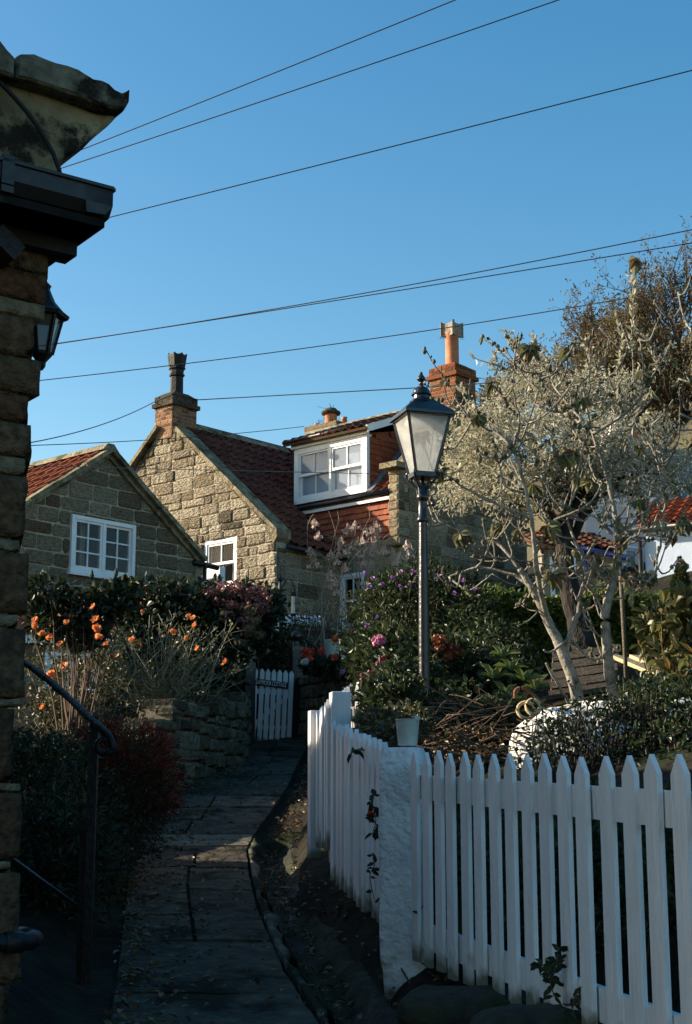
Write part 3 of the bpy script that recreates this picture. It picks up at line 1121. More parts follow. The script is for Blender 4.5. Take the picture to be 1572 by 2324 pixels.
# ------------------------------------------------------------------ main house: projecting gabled wing on the left, long range with dormer
Bc = P(627, 1340, 25.0)
bo = A(Bc[0], Bc[1], 0)
Cf = bo + U * 1.64
hB = thing("stone_house", "tall stone house with red tiled roof, white dormer and projecting sunlit gable", "house", (Bc[0], Bc[1], 4.4))
apB = (-2.92, 8.82)
wB = (-1.86, 5.47, -.995, 6.37)
mb = MB()
polyB = [(-4.6, 4.2), (0, 4.2), (0, 6.30), apB, (-4.6, 7.40)]
masonry(mb, bo, W, -U, polyB, [(wB[0] - .0, wB[1], wB[2], wB[3])], (.13, .25), (.18, .62), .010, .032, .028, jit=.010, rs=random.Random(21))
# side wall of the wing
masonry(mb, bo, U, W, [(0.02, 4.2), (2.2, 4.2), (2.2, 6.05), (0.02, 6.05)], [], (.19, .28), (.25, .6), .012, .016, .02, rs=random.Random(22))
sub(hB, "gable_wall", mb, [m_stone_b, m_mortar_pale])
# front wall of the range: stone below, gable end on the right
mb = MB()
wC = (.02, 4.75, .62, 5.75)
cornC = 1.50
masonry(mb, Cf, W, -U, [(-1.0, 4.0), (cornC - .02, 4.0), (cornC - .02, 6.30), (-1.0, 6.30)], [wC], (.18, .27), (.25, .6), .012, .016, .02, rs=random.Random(23))
Cr = Cf + W * cornC
zr = 9.10
dr = 1.92
polyG = [(-.02, 4.0), (dr * 2, 4.0), (dr * 2, 7.1), (dr, zr), (-.02, 7.35)]
masonry(mb, Cr, U, W, polyG, [], (.19, .28), (.26, .6), .012, .018, .02, rs=random.Random(24))
for k in range(9):                         # quoin pier that ends the tiled front
    zz = 6.12 + k * .16
    rough_block(mb, Cr + W * .02 - U * .12, W, -U, -.24 + .03 * (k % 2), zz, .0, zz + .15, .02, .25, seed=k, amp=.014, edge=.03)
    rough_block(mb, Cr + W * .02 - U * .12, U, W, 0, zz, .16 + .12 * (k % 2), zz + .15, .02, .2, seed=k + 40, amp=.014, edge=.03)
sub(hB, "wall", mb, [m_stone, m_mortar])

# roofs
rf = MB()
slB = unit(A(*(-W * (0 - apB[0]))[:2], apB[1] - 6.20))
LB = math.hypot(apB[0], apB[1] - 6.20)
e0 = bo + UP * 6.12 + W * .12 + U * .30
roof_tiles(rf, e0, U, slB, 4.0, LB + .15, .22, rh=.27, r=random.Random(31))
rf.prism([e0 - UP * .04, e0 + U * 4.0 - UP * .04, e0 + U * 4.0 + slB * (LB + .1) - UP * .04, e0 + slB * (LB + .1) - UP * .04], -UP * .05)
slBL = unit(A(*(W * (apB[0] + 4.6))[:2], apB[1] - 7.45))
eL = bo + W * -4.7 + UP * 7.42
rf.prism([eL, eL + slBL * 2.3, eL + slBL * 2.3 + U * 4, eL + U * 4], UP * .06)
# front slope of the range
slC = unit(A(*(U * dr)[:2], zr - 7.12))
LC = math.hypot(dr, zr - 7.12)


def keep(s_, h_):
    s_ = s_ - 2.6
    dorm = -1.06 < s_ < .78
    return not (dorm and h_ < 1.75)


eC = Cf - W * 2.6 - U * .10 + UP * 7.10
roof_tiles(rf, eC, W, slC, 2.6 + cornC - .02, LC + .08, .20, rh=.22, r=random.Random(32), poly=keep)
eC2 = Cf - W * 2.6 + U * .02 + UP * 7.10
rf.prism([eC2 + slC * .05 - UP * .03, eC2 + W * 4.05 + slC * .05 - UP * .03, eC2 + W * 4.05 + slC * LC - UP * .03, eC2 + slC * LC - UP * .03], -UP * .04)
# rear slope
bk = Cf + U * dr - W * 2.6 + UP * (zr + .02)
rf.prism([bk, bk + W * 4.08, bk + W * 4.08 + U * dr - UP * 1.9, bk + U * dr - UP * 1.9], -UP * .05)
sub(hB, "roof", rf, m_pantile_red)
# lower courses of clay tile on the wing, a brighter red
# ridge and copings
rd = MB()
for k in range(9):
    q = Cf + U * dr - W * 2.6 + W * k * .46 + UP * (zr + .13)
    rd.prism([q - U * .17 - UP * .10, q - U * .06 + UP * .035, q + U * .06 + UP * .035, q + U * .17 - UP * .10], W * .452)
sub(hB, "ridge", rd, m_ridge)
rd = MB()
for k in range(7):
    q = bo + W * apB[0] + U * (.0 + k * .46) + UP * (apB[1] + .06)
    rd.prism([q - W * .15 - UP * .10, q - W * .05 + UP * .02, q + W * .05 + UP * .02, q + W * .15 - UP * .10], U * .452)
sub(hB, "ridge", rd, m_ridge)
cp = MB()
p0, p1 = bo + W * .03 + UP * 6.34 - U * .05, bo + W * (apB[0] + .25) + UP * (apB[1] - .16) - U * .05
for k in range(5):
    q0, q1 = p0 + (p1 - p0) * (k / 5 + .002), p0 + (p1 - p0) * ((k + 1) / 5 - .002)
    cp.bar(q0 + U * .17, q1 + U * .17, .36, .075, U)
cp.prism([bo + W * .06 + UP * 6.36 - U * .06, bo + W * .06 + UP * 6.22 - U * .06, bo + W * -.02 + UP * 6.12 - U * .06, bo + W * -.26 + UP * 6.5 - U * .06], U * .36)
p0, p1 = bo + W * -4.75 + UP * 7.37 - U * .06, bo + W * (apB[0] - .2) + UP * (apB[1] - .07) - U * .06
cp.bar(p0, p1, .16, .07, U)
sub(hB, "coping", cp, m_coping)
cp = MB()
# coping on the right-hand gable
p0, p1 = Cr + UP * 7.50 - U * .10 - W * .02, Cr + U * dr + UP * (zr + .12) - W * .02
for k in range(4):
    q0, q1 = p0 + (p1 - p0) * (k / 4 + .002), p0 + (p1 - p0) * ((k + 1) / 4 - .002)
    cp.bar(q0, q1, .30, .09, W)
p2 = Cr + U * dr * 2 + UP * 7.2 - W * .02
cp.bar(p1, p2, .30, .09, W)
cp.box(Cr + UP * 7.53 - U * .16 - W * .05, W * .2, U * .17, UP * .05)
sub(hB, "coping", cp, m_coping)
# lead valley
ld = MB()
va = bo + W * .10 + UP * 6.22 + U * 1.45
vb = bo + W * -2.35 + UP * 8.38 + U * 2.65
ld.bar(RP(702, 1240, Cf, U) + A(0, 0, .0) - U * .04, RP(634, 1172, Cf, U) - U * .04, .10, .03, W)
ld.bar(RP(634, 1172, Cf, U) - U * .04, RP(603, 1040, Cf + U * 1.0, U), .13, .03, W)
sub(hB, "lead_valley", ld, m_lead)
# hung tiles under the eaves
ht = MB()
z0h, z1h = 6.30, 6.94
roof_tiles(ht, Cf - W * 1.55 + UP * z0h - U * .02, W, UP, 1.55 + cornC - .22, z1h - z0h, .19, rh=.115, flat=-U, lift=.036, r=random.Random(33))
ht.box(Cf + W * (-.1) + UP * 6.64 + U * .03, W * 1.45, U * .035, UP * .37)
sub(hB, "hung_tiles", ht, m_hung)
# fascia, gutters
fs = MB()
fs.box(Cf + W * -.08 - U * .09 + UP * 7.0, W * 1.36, U * .02, UP * .03)
sub(hB, "fascia", fs, m_white)
fs = MB()
fs.box(Cf - W * (1.08 + .0) + W * .92 - U * .10 + UP * 8.33, W * .96, U * .03, UP * .07)
sub(hB, "fascia", fs, m_white)
gt = MB()
gt.tube([Cf - W * 1.62 - U * .14 + UP * 7.07, Cf + W * 1.30 - U * .14 + UP * 7.10], .045, 10)
sub(hB, "gutter", gt, m_gutter, True)
gt = MB()
gt.tube([Cf - W * 1.26 - U * .19 + UP * 8.40, Cf + W * .80 - U * .19 + UP * 8.42], .042, 10)
sub(hB, "gutter", gt, m_gutter, True)
gt = MB()
gt.tube([bo + U * .10 + W * .17 + UP * 6.05, bo + U * 1.75 + W * .17 + UP * 6.04], .045, 8)
sub(hB, "gutter", gt, m_gutter, True)
gt = MB()
gt.tube([Cf - W * 1.56 - U * .10 + UP * 7.05, Cf - W * 1.56 - U * .10 + UP * 6.6], .035, 8)
sub(hB, "downpipe", gt, m_gutter, True)
# dormer
dS0, dS1, dz0, dz1 = -1.08, .74, 7.19, 8.27
fo = window(hB, Cf - U * .03, W, -U, dS0, dz0, dS1, dz1, leaves=2, cols=2, rows=1, fw=.115, sash=True, blind=True, sill=False, frame_name="dormer_window", gm=m_bright_glass)
dm = MB()
ck = [Cf + W * dS1 + UP * dz0, Cf + W * dS1 + UP * 8.30, Cf + W * dS1 + U * 1.35 + UP * 8.62]
dm.prism([q - W * .03 for q in ck], -W * .03)
dm.prism([q - W * (dS1 - dS0) + W * .03 for q in ck], W * .03)
rr_ = random.Random(34)


def inck(s_, h_):
    return h_ > s_ * (8.62 - 7.19) / 1.35 - .02 and h_ < 1.06 + s_ * .24


roof_tiles(dm, Cf + W * dS1 + UP * dz0, U, UP, 1.35, 1.45, .17, rh=.105, flat=W, lift=.02, poly=inck, r=rr_)
sub(hB, "dormer_cheek", dm, m_cheek)
dr_ = MB()
slD = unit(A(*(U * 1.75)[:2], zr - .02 - 8.40))
eD = Cf + W * (dS0 - .16) - U * .22 + UP * 8.38
roof_tiles(dr_, eD, W, slD, dS1 - dS0 + .30, 2.12, .20, rh=.24, lift=.03, r=random.Random(35))
dr_.prism([eD - UP * .02, eD + W * 2.1 - UP * .02, eD + W * 2.1 + slD * 2.1 - UP * .02, eD + slD * 2.1 - UP * .02], -UP * .05)
sub(hB, "dormer_roof", dr_, m_pantile_old)
vg = MB()
p0 = Cf + W * (dS1 + .12) - U * .20 + UP * 8.33
vg.bar(p0, p0 + slD * 1.75, .03, .13, W)
sub(hB, "bargeboard", vg, m_white)
ap = MB()
ap.bar(Cf + W * (dS1 + .08) - U * .1 + UP * 7.17, Cf + W * (dS1 + .08) + U * 1.2 + UP * 8.47, .14, .05, W)
sub(hB, "lead_apron", ap, m_lead)
window(hB, bo + U * .06, W, -U, *wB, leaves=1, cols=2, rows=1, fw=.07, sash=True, sill=True, curtain=((.06, .3), (.62, .75)))
window(hB, Cf + U * .05, W, -U, *wC, leaves=1, cols=2, rows=1, fw=.06, sash=True, sill=True)
# dark pipe and bay between the cottages
mb = MB()
q = o_ + U * .55
mb.box(o_ + U * .62 - W * .25 + UP * 4.9, U * .06, W * .2, UP * .55)
sub(hB, "side_porch", mb, m_white)


# chimney stacks
def stack(parent, corner, w_, d_, z0, z1, mats, seed, cap=.10, bricks=True):
    """corner: the arris nearest us; runs -W by w_ on the lit side and +U by d_ on the other"""
    mb = MB()
    c = A(corner[0], corner[1], 0)
    rs = random.Random(seed)
    args = dict(ch=(.072, .076), bw=(.11, .235), joint=.006, relief=.007, rnd=.008, jit=.003, rs=rs, back=.05)
    masonry(mb, c, -W, -U, [(0, z0), (w_, z0), (w_, z1), (0, z1)], **args)
    masonry(mb, c, U, W, [(0, z0), (d_, z0), (d_, z1), (0, z1)], **args)
    masonry(mb, c - W * w_, U, -W, [(0, z0), (d_, z0), (d_, z1), (0, z1)], **args)
    ctr = c - W * w_ / 2 + U * d_ / 2
    mb.box(ctr + UP * (z0 + z1) / 2, W * (w_ / 2 - .04), U * (d_ / 2 - .04), UP * (z1 - z0) / 2, 1)
    so_ = sub(parent, "chimney", mb, mats)
    cm = MB()
    masonry(cm, c + W * .012 - U * .013 + UP * (z1 + .066), -W, -U, [(0, 0), (w_ + .024, 0), (w_ + .024, .15), (0, .15)], backing=False, **args)
    masonry(cm, c - U * .012 + W * .013 + UP * (z1 + .066), U, W, [(0, 0), (d_ + .024, 0), (d_ + .024, .15), (0, .15)], backing=False, **args)
    cm.box(ctr + UP * (z1 + .025), W * (w_ / 2 + .05), U * (d_ / 2 + .05), UP * .04)
    x, y = w_ / 2 + .012, d_ / 2 + .012
    hgt = .13
    for k, (f0, f1, za, zb) in enumerate(((1, 1, .066, .066 + hgt), (1, .55, .066 + hgt, .066 + hgt + .10))):
        b0 = [ctr + W * sx * x * f0 + U * sy * y * f0 + UP * (z1 + za) for sx, sy in ((-1, -1), (1, -1), (1, 1), (-1, 1))]
        b1 = [ctr + W * sx * x * f1 + U * sy * y * f1 + UP * (z1 + zb) for sx, sy in ((-1, -1), (1, -1), (1, 1), (-1, 1))]
        cm.add(b0 + b1, [[0, 1, 5, 4], [1, 2, 6, 5], [2, 3, 7, 6], [3, 0, 4, 7], [4, 5, 6, 7]])
    return so_, ctr, z1 + .066 + hgt + .08, cm


cB = bo + W * -2.77
so_, ctr, zt, cm = stack(hB, cB - U * .04, .50, .62, 8.5, 9.16, [m_brick_soot, m_mortar], 41)
cm.build("chimney_cap", m_sootcap, so_)
pm = MB()
pm.lathe(ctr + UP * (zt - .06), [(.15, 0), (.145, .05), (.13, .1), (.125, .42), (.15, .44), (.155, .47), (.13, .49), (.135, .56), (.165, .58), (.165, .61), (.14, .63)], 8)
for k in range(8):
    a = k * math.pi / 4 + .2
    d = A(math.cos(a), math.sin(a), 0)
    t = A(-math.sin(a), math.cos(a), 0)
    b = ctr + UP * (zt - .06 + .62)
    pm.prism([b + d * .15 - t * .065, b + d * .175 - t * .075 + UP * .18, b + d * .18 - t * .085 + UP * .26, b + d * .18 - t * .02 + UP * .23, b + d * .18 + t * .02 + UP * .23, b + d * .18 + t * .085 + UP * .26, b + d * .175 + t * .075 + UP * .18, b + d * .15 + t * .065], -d * .025)
pm.build("chimney_pot", m_iron, so_)

cC = RP(1034, 925, Cr + W * .0, W)
so_, ctr, zt, cm = stack(hB, cC + W * .02, .62, .62, 8.70, 9.62, [m_brick, m_mortar], 42)
cm.build("chimney_cap", m_brick, so_)
pm = MB()
pm.lathe(ctr + UP * (zt - .08), [(.155, 0), (.13, .06), (.128, .72), (.15, .76)], 20)
pot = pm.build("chimney_pot", m_terra, so_, True)
pm = MB()
b = ctr + UP * (zt + .60)
for k in range(4):
    a = k * math.pi / 2 + .85
    d = A(math.cos(a), math.sin(a), 0)
    t = A(-math.sin(a), math.cos(a), 0)
    n = 7
    V = []
    for zz in (0, .25):
        for i in range(n):
            f = i / (n - 1) * 2 - 1
            V.append(b + t * f * .15 + d * (.12 + .03 * f * f) + UP * (zz + (.035 * f * f if zz else 0)))
    pm.add(V + [v - d * .02 for v in V], [[i, i + 1, n + i + 1, n + i] for i in range(n - 1)] + [[2 * n + n + i, 2 * n + n + i + 1, 2 * n + i + 1, 2 * n + i] for i in range(n - 1)] + [[n + i, n + i + 1, 3 * n + i + 1, 3 * n + i] for i in range(n - 1)])
    pm.box(b + (d + t) * .15 + UP * .14, unit(d + t) * .010, unit(d - t) * .022, UP * .145)
pm.build("pot_cowl", m_pale_pot, so_)
pm = MB()
for k in range(14):
    a = rng.uniform(0, 6.28)
    p = ctr + UP * (zt + .58) + A(math.cos(a), math.sin(a), 0) * .16
    pm.tube([p, p + A(math.cos(a) * .08, math.sin(a) * .08, rng.uniform(-.06, .03))], .004, 3)
pm.build("wire_strands", m_iron, so_)

# the squat stack behind the ridge
cM = RP(742, 975, Cf + U * 2.5, U)
c0 = A(cM[0], cM[1], 0)
mb = MB()
zm0, zm1 = 8.6, cM[2] + .02
masonry(mb, c0 + W * .30 - U * .05, -W, -U, [(0, zm0), (.72, zm0), (.72, zm1), (0, zm1)], ch=(.075, .1), bw=(.15, .3), joint=.008, relief=.012, rs=random.Random(43), back=.05)
masonry(mb, c0 + W * .30 - U * .05, U, W, [(0, zm0), (.5, zm0), (.5, zm1), (0, zm1)], ch=(.075, .1), bw=(.15, .3), joint=.008, relief=.012, rs=random.Random(44), back=.05)
cc = c0 - W * .06 + U * .2
mb.box(cc + UP * (zm1 + .045), W * .46, U * .34, UP * .045)
mb.box(cc + UP * (zm0 + zm1) / 2, W * .30, U * .2, UP * (zm1 - zm0) / 2, 1)
so_ = sub(hB, "chimney", mb, [m_stone, m_mortar])
pm = MB()
pm.lathe(cc + UP * (zm1 + .08), [(.15, 0), (.135, .03), (.13, .28), (.15, .30)], 16)
pm.lathe(cc - W * .42 + UP * (zm1 + .08), [(.06, 0), (.055, .13), (.065, .15)], 4)
pm.lathe(cc + W * .38 + UP * (zm1 + .08), [(.07, 0), (.06, .12), (.07, .15)], 8)
pm.build("chimney_pot", m_terra, so_, True)
pm = MB()
pm.lathe(cc + UP * (zm1 + .36), [(.20, 0), (.21, .035), (.20, .06), (.13, .10), (.12, .125), (.05, .135)], 18)
pm.build("pot_cowl", m_sootcap, so_, True)
pm = MB()
for k in range(46):
    p = cc + W * rng.uniform(-.36, .3) + U * rng.uniform(-.2, .2) + UP * (zm1 + .07)
    if k > 36:
        p = cc + UP * (zm1 + .48) + W * rng.uniform(-.08, .08)
    pm.tube([p, p + A(rng.normal() * .08, rng.normal() * .08, rng.uniform(.1, .24) * (.5 if k > 36 else 1))], .004, 3)
pm.build("bird_spikes", m_iron, so_)

# ------------------------------------------------------------------ houses on the right
q = P(1440, 1340, 25.5)
do = A(q[0], q[1], 0)
hD = thing("rendered_house", "pale pink rendered house with a grey slate roof, glimpsed through the bare fig tree", "house", (q[0], q[1], 4.4))
fD = unit(A(.93, .37, 0))
nD = A(fD[1], -fD[0], 0)


def on(px, py, o=do, n=nD):
    return RP(px, py, o, n)


mb = MB()
poly = [on(1330, 1380), on(1520, 1380), on(1548, 1195), on(1510, 1055), on(1405, 955), on(1330, 1060)]
mb.prism(poly, -nD * .4)
sub(hD, "wall", mb, m_pink)
mb = MB()
a, b = on(1508, 1050) + nD * .06, on(1556, 1200) + nD * .06
mb.bar(a, b, .12, .10, nD)
sub(hD, "coping", mb, m_coping)
mb = MB()
s0 = on(1512, 1052) - nD * .02
s1 = on(1562, 1205) - nD * .02
alng = unit(fD * .9 - nD * .1)
roof_tiles(mb, s1 - UP * .1, unit(A(alng[0], alng[1], 0)), unit((s0 - s1) * A(.3, .3, 1) - nD * .5), 2.5, 2.0, .17, rh=.10, flat=unit(nD + UP * .6), lift=.015, r=random.Random(51))
sub(hD, "roof", mb, m_slate)
wd = on(1490, 1120)
window(hD, A(on(1478, 1150)[0], on(1478, 1150)[1], 0) + nD * .01, fD, nD, -.1, on(1478, 1140)[2], .28, on(1478, 1085)[2], leaves=1, cols=1, rows=2, fw=.04, sill=True)
qd = on(1432, 1350)
window(hD, A(qd[0], qd[1], 0) + nD * .02, fD, nD, -.16, qd[2] + .05, .2, on(1432, 1240)[2], leaves=1, cols=1, rows=2, fw=.05, sill=True)

q = P(1468, 1340, 23.0)
eo = A(q[0], q[1], 0)
fE = unit(A(.86, -.5, 0))
nE = A(fE[1], -fE[0], 0)
hE = thing("garden_annexe", "pale blue rendered annexe with a pantile roof and black downpipe at the right edge", "annexe", (q[0], q[1], 4.2))


def one(px, py, off=0):
    return RP(px, py, eo + nE * off, nE)


mb = MB()
zt = one(1468, 1212)[2]
mb.prism([eo + UP * 3.9, eo + fE * 3 + UP * 3.9, eo + fE * 3 + UP * zt, eo + UP * zt], -nE * .8)
sub(hE, "wall", mb, m_bluewhite)
mb = MB()
mb.box(eo + fE * 1.5 + UP * (zt + .03) + nE * .02, fE * 1.5, nE * .05, UP * .05)
sub(hE, "fascia", mb, m_white)
mb = MB()
slE = unit(-nE * 1.0 + UP * .62)
roof_tiles(mb, eo + UP * (zt + .12) + nE * .12 - fE * .12, fE, slE, 3.2, 1.1, .2, rh=.2, r=random.Random(52))
mb.prism([eo + UP * (zt + .09) + nE * .1 - fE * .1, eo + UP * (zt + .09) + nE * .1 + fE * 3.1, eo + UP * (zt + .09) + nE * .1 + fE * 3.1 + slE * 1.1, eo + UP * (zt + .09) + nE * .1 - fE * .1 + slE * 1.1], -UP * .03)
sub(hE, "roof", mb, m_pantile_o)
mb = MB()
mb.tube([eo - fE * .06 + nE * .05 + UP * 4.0, eo - fE * .06 + nE * .05 + UP * (zt - .05)], .04, 8)
mb.tube([eo - fE * .15 + nE * .16 + UP * (zt + .06), eo + fE * 3 + nE * .16 + UP * (zt + .06)], .05, 8)
sub(hE, "downpipe", mb, m_gutter, True)

q = P(1330, 1350, 23.6)
go = A(q[0], q[1], 0)
hG = thing("stone_outhouse", "small stone outhouse with blue gutter and blue downpipe behind the hedge", "outhouse", (q[0], q[1], 4.2))
mb = MB()
fG = unit(A(.97, .25, 0))
nG = A(fG[1], -fG[0], 0)
zt = P(1330, 1252, 23.6)[2]
masonry(mb, go, fG, nG, [(-.75, 3.9), (.62, 3.9), (.62, zt), (-.75, zt)], [(-.62, 4.9, -.18, zt - .12)], (.17, .25), (.22, .5), .011, .014, .02, rs=random.Random(53))
masonry(mb, go + fG * .62, A(-nG[0], -nG[1], 0), fG, [(0, 3.9), (1.2, 3.9), (1.2, zt), (0, zt)], [], (.17, .25), (.22, .5), .011, .014, .02, rs=random.Random(54))
sub(hG, "wall", mb, [m_stone, m_mortar])
window(hG, go, fG, nG, -.62, 4.9, -.18, zt - .12, leaves=1, cols=2, rows=2, fw=.045)
mb = MB()
mb.tube([go + nG * .10 + fG * -.12 + UP * (zt + .03), go + nG * .10 + fG * .78 + UP * (zt - .10)], .05, 10)
mb.tube([go + nG * .08 + fG * -.02 + UP * (zt), go + nG * .08 + fG * -.02 + UP * 4.1], .04, 10)
mb.tube([go + nG * .20 + fG * -.85 + UP * 4.78, go + nG * .20 + fG * -.2 + UP * 4.66], .05, 10)
sub(hG, "gutter", mb, m_bluepipe, True)
mb = MB()
roof_tiles(mb, go + fG * -.8 + UP * (zt + .06) + nG * .08, fG, unit(-nG + UP * .4), 1.5, 1.2, .2, rh=.2, r=random.Random(55))
mb.prism([go + fG * -.78 + UP * (zt + .03), go + fG * .66 + UP * (zt + .03), go + fG * .66 + UP * (zt + .5) - nG * 1.2, go + fG * -.78 + UP * (zt + .5) - nG * 1.2], -UP * .03)
sub(hG, "roof", mb, m_pantile_old)

# ------------------------------------------------------------------ the near stone building at the left edge
fN = unit(A(.81, .58, 0))                      # along its gable, away to the right
nN = A(fN[1], -fN[0], 0)                       # gable outward
gN = -nN                                       # along its path-side wall, going away
Nc = P(88, 700, 5.0)
no = A(Nc[0], Nc[1], 0)
hN = thing("stone_building", "dark weathered stone building with carved kneeler and black box gutter filling the left edge", "building", (Nc[0] - .5, Nc[1], .4))


def near(px, py, off=0.0):
    q = RP(px, py, no + nN * off, nN)
    return np.dot(q - no, fN), q[2]


mb = MB()
# (top, bottom, right edge) of each quoin course in picture units, pale thin courses between them
course = [(340, 452, 120), (452, 560, 103), (562, 622, 100), (624, 690, 96), (692, 726, 92), (729, 816, 84), (819, 898, 84), (901, 965, 74), (968, 1042, 80),
          (1043, 1082, 66), (1085, 1224, 68), (1226, 1253, 55), (1256, 1394, 57), (1396, 1424, 52), (1426, 1586, 50), (1588, 1606, 43), (1608, 1774, 42), (1777, 1797, 36),
          (1799, 1950, 40), (1953, 1975, 33), (1978, 2150, 36), (2155, 2230, 40), (2233, 2500, 30)]
rs_ = random.Random(61)
for k, (a, b, xr_) in enumerate(course):
    s1, z1 = near(xr_ + 11, a)
    _, z0 = near(xr_, b)
    L_ = rs_.uniform(.45, .75)
    pale = (b - a) < 48
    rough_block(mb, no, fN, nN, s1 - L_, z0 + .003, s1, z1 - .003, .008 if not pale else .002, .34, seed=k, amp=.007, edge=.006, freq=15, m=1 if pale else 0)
    rough_block(mb, no, fN, nN, s1 - L_ - .7, z0 + .004, s1 - L_ - .012, z1 - .003, .008, .3, seed=k + 60, amp=.007, edge=.006, freq=15)
s0, _ = near(38, 1500)
ztop = near(100, 380)[1]
mb.box(no + fN * (s0 - 1.2) + UP * (ztop / 2) - nN * .19, fN * 1.17, nN * .17, UP * (ztop / 2), 1)
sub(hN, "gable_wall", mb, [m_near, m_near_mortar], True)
mb = MB()
side_o = no + fN * (s0 - .05)
LEN = 4.6
masonry(mb, side_o + gN * .30, gN, fN, [(0, 0), (LEN, 0), (LEN, ztop - .25), (0, ztop - .25)], [], (.2, .34), (.3, .7), .012, .02, .03, rs=random.Random(62))
mb.box(side_o - fN * 1.6 + gN * (LEN / 2 + .35) + UP * ztop / 2, fN * 1.5, gN * LEN / 2, UP * (ztop / 2 - .1), 1)
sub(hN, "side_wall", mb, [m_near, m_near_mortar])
# unseen low flat-roofed block, added to shade the fence posts and path
mb = MB()
mb.box(side_o - fN * 1.4 + gN * (LEN + 2.6) + UP * 2.07, fN * 1.35, gN * 2.5, UP * 2.07)
sub(hN, "added_shade_block", mb, m_near)
# roof over it, hidden from here but casting the shade over the lane
mb = MB()
ez = ztop + .12
r0 = side_o + fN * .12 + gN * .1 + UP * ez
r1 = side_o - fN * 2.4 + gN * .1 + UP * (ez + 1.7)
r2 = side_o - fN * 5.0 + gN * .1 + UP * ez
mb.prism([r0, r1, r2], gN * LEN)
sub(hN, "roof", mb, m_pantile_old)


def slab(name, pts, off, thick, m, amp=.012, res=.03, edge=.05):
    """a carved stone of given outline: a rounded, worn prism"""
    P2 = [near(x, y, off) for x, y in pts]
    P2 = ccw(P2)
    # resample the outline
    out = []
    n = len(P2)
    for i in range(n):
        a, b = P2[i], P2[(i + 1) % n]
        k = max(1, int(math.dist(a, b) / res))
        for j in range(k):
            t = j / k
            out.append((a[0] + (b[0] - a[0]) * t, a[1] + (b[1] - a[1]) * t))
    base = no + nN * off
    rings = []
    for d, ins in ((-thick, 0), (-thick * .5, 0), (-.03, 0), (-.008, .004), (.004, .016)):
        poly_ = out if ins == 0 else None
        if poly_ is None:
            cx, cy = sum(p[0] for p in out) / len(out), sum(p[1] for p in out) / len(out)
            poly_ = []
            for i, p in enumerate(out):
                a, b = out[i - 1], out[(i + 1) % len(out)]
                t = (b[0] - a[0], b[1] - a[1])
                l = math.hypot(*t) + 1e-9
                poly_.append((p[0] - t[1] / l * ins * .7, p[1] + t[0] / l * ins * .7))
        rings.append([base + fN * p[0] + UP * p[1] + nN * d for p in poly_])
    V = np.array(rings).reshape(-1, 3)
    V = np.array([v + unit(A(mnoise.noise(Vector(v * 9)), mnoise.noise(Vector(v * 9) + Vector((7, 1, 2))), mnoise.noise(Vector(v * 9) + Vector((3, 6, 2)))) + 1e-6) * amp * abs(mnoise.noise(Vector(v * 5))) for v in V])
    k = len(out)
    R = len(rings)
    F = [[r * k + i, r * k + (i + 1) % k, (r + 1) * k + (i + 1) % k, (r + 1) * k + i] for r in range(R - 1) for i in range(k)]
    F.append([(R - 1) * k + i for i in range(k)])
    if np.dot(np.cross(fN, UP), nN) < 0:
        F = [f[::-1] for f in F]
    return MB().add(V, F)


m_kneel = M("kneeler_stone", [(.15, .125, .078), (.25, .21, .13)], .95, False, 3, .4, 1.0, 18, .08, dirt=(SOOT, 3.5, .53, .60), dirt2=((.13, .125, .05), 2.4, .6, .74))
m_lichen = M("lichen_coping", [(.085, .082, .06), (.16, .155, .115)], .95, False, 5, .5, 1.0, 20, .08, dirt=(SOOT, 4.0, .50, .58), dirt2=((.34, .32, .26), 16, .70, .74))
kn = slab("k", [(-160, 110), (0, 165), (120, 195), (240, 237), (284, 250), (262, 270), (240, 290), (222, 306), (205, 322), (190, 335), (175, 345), (152, 354), (142, 372), (144, 410), (-160, 310)], .02, .36, 0)
sub(hN, "kneeler", kn, m_kneel)
c1 = slab("c", [(40, 128), (50, 122), (80, 121), (130, 140), (180, 158), (215, 177), (235, 180), (250, 187), (263, 200), (280, 208), (291, 203), (298, 204), (298, 230), (290, 247), (240, 240), (120, 198), (38, 174)], .10, .46, 0, .014)
c2 = slab("c", [(-260, -190), (-20, 60), (0, 85), (20, 110), (36, 128), (34, 174), (0, 164), (-80, 130), (-260, 20)], .11, .46, 0, .014)
cpn = sub(hN, "coping", c1, m_lichen)
sub(hN, "coping", c2, m_lichen)
# box gutter that turns the corner, and the dark eaves behind it
mb = MB()
R2, zR = near(258, 432, .26)
Rp = no + nN * .26 + fN * R2
for (d, L2, nn) in ((-fN, 2.2, nN), (gN, 3.6, fN)):
    q = Rp + UP * zR
    pr = [(0, 0), (0, -.062), (-.028, -.10), (-.10, -.105), (-.115, 0), (-.10, -.004)]
    mb.prism([q + nn * a + UP * b for a, b in pr], d * L2)
    mb.bar(q + UP * .004 + nn * .004, q + d * L2 + UP * .004 + nn * .004, .012, .012, nn)
mb.box(Rp - fN * .40 + UP * (zR - .03) + nN * .004, fN * .022, nN * .006, UP * .052)
mb.box(Rp - fN * .40 + UP * (zR - .10) - nN * .05, fN * .022, nN * .06, UP * .012)
gu = sub(hN, "box_gutter", mb, m_gutter)
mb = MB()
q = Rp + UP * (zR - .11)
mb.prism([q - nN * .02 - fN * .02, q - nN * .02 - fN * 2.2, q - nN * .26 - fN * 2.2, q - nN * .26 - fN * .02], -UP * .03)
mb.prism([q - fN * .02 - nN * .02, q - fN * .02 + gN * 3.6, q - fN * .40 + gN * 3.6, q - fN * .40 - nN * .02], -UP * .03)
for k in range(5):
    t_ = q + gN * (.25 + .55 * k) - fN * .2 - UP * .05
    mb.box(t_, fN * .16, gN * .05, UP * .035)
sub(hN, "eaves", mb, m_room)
mb = MB()
q = Rp + gN * .42 - fN * .12 + UP * (zR - .20)
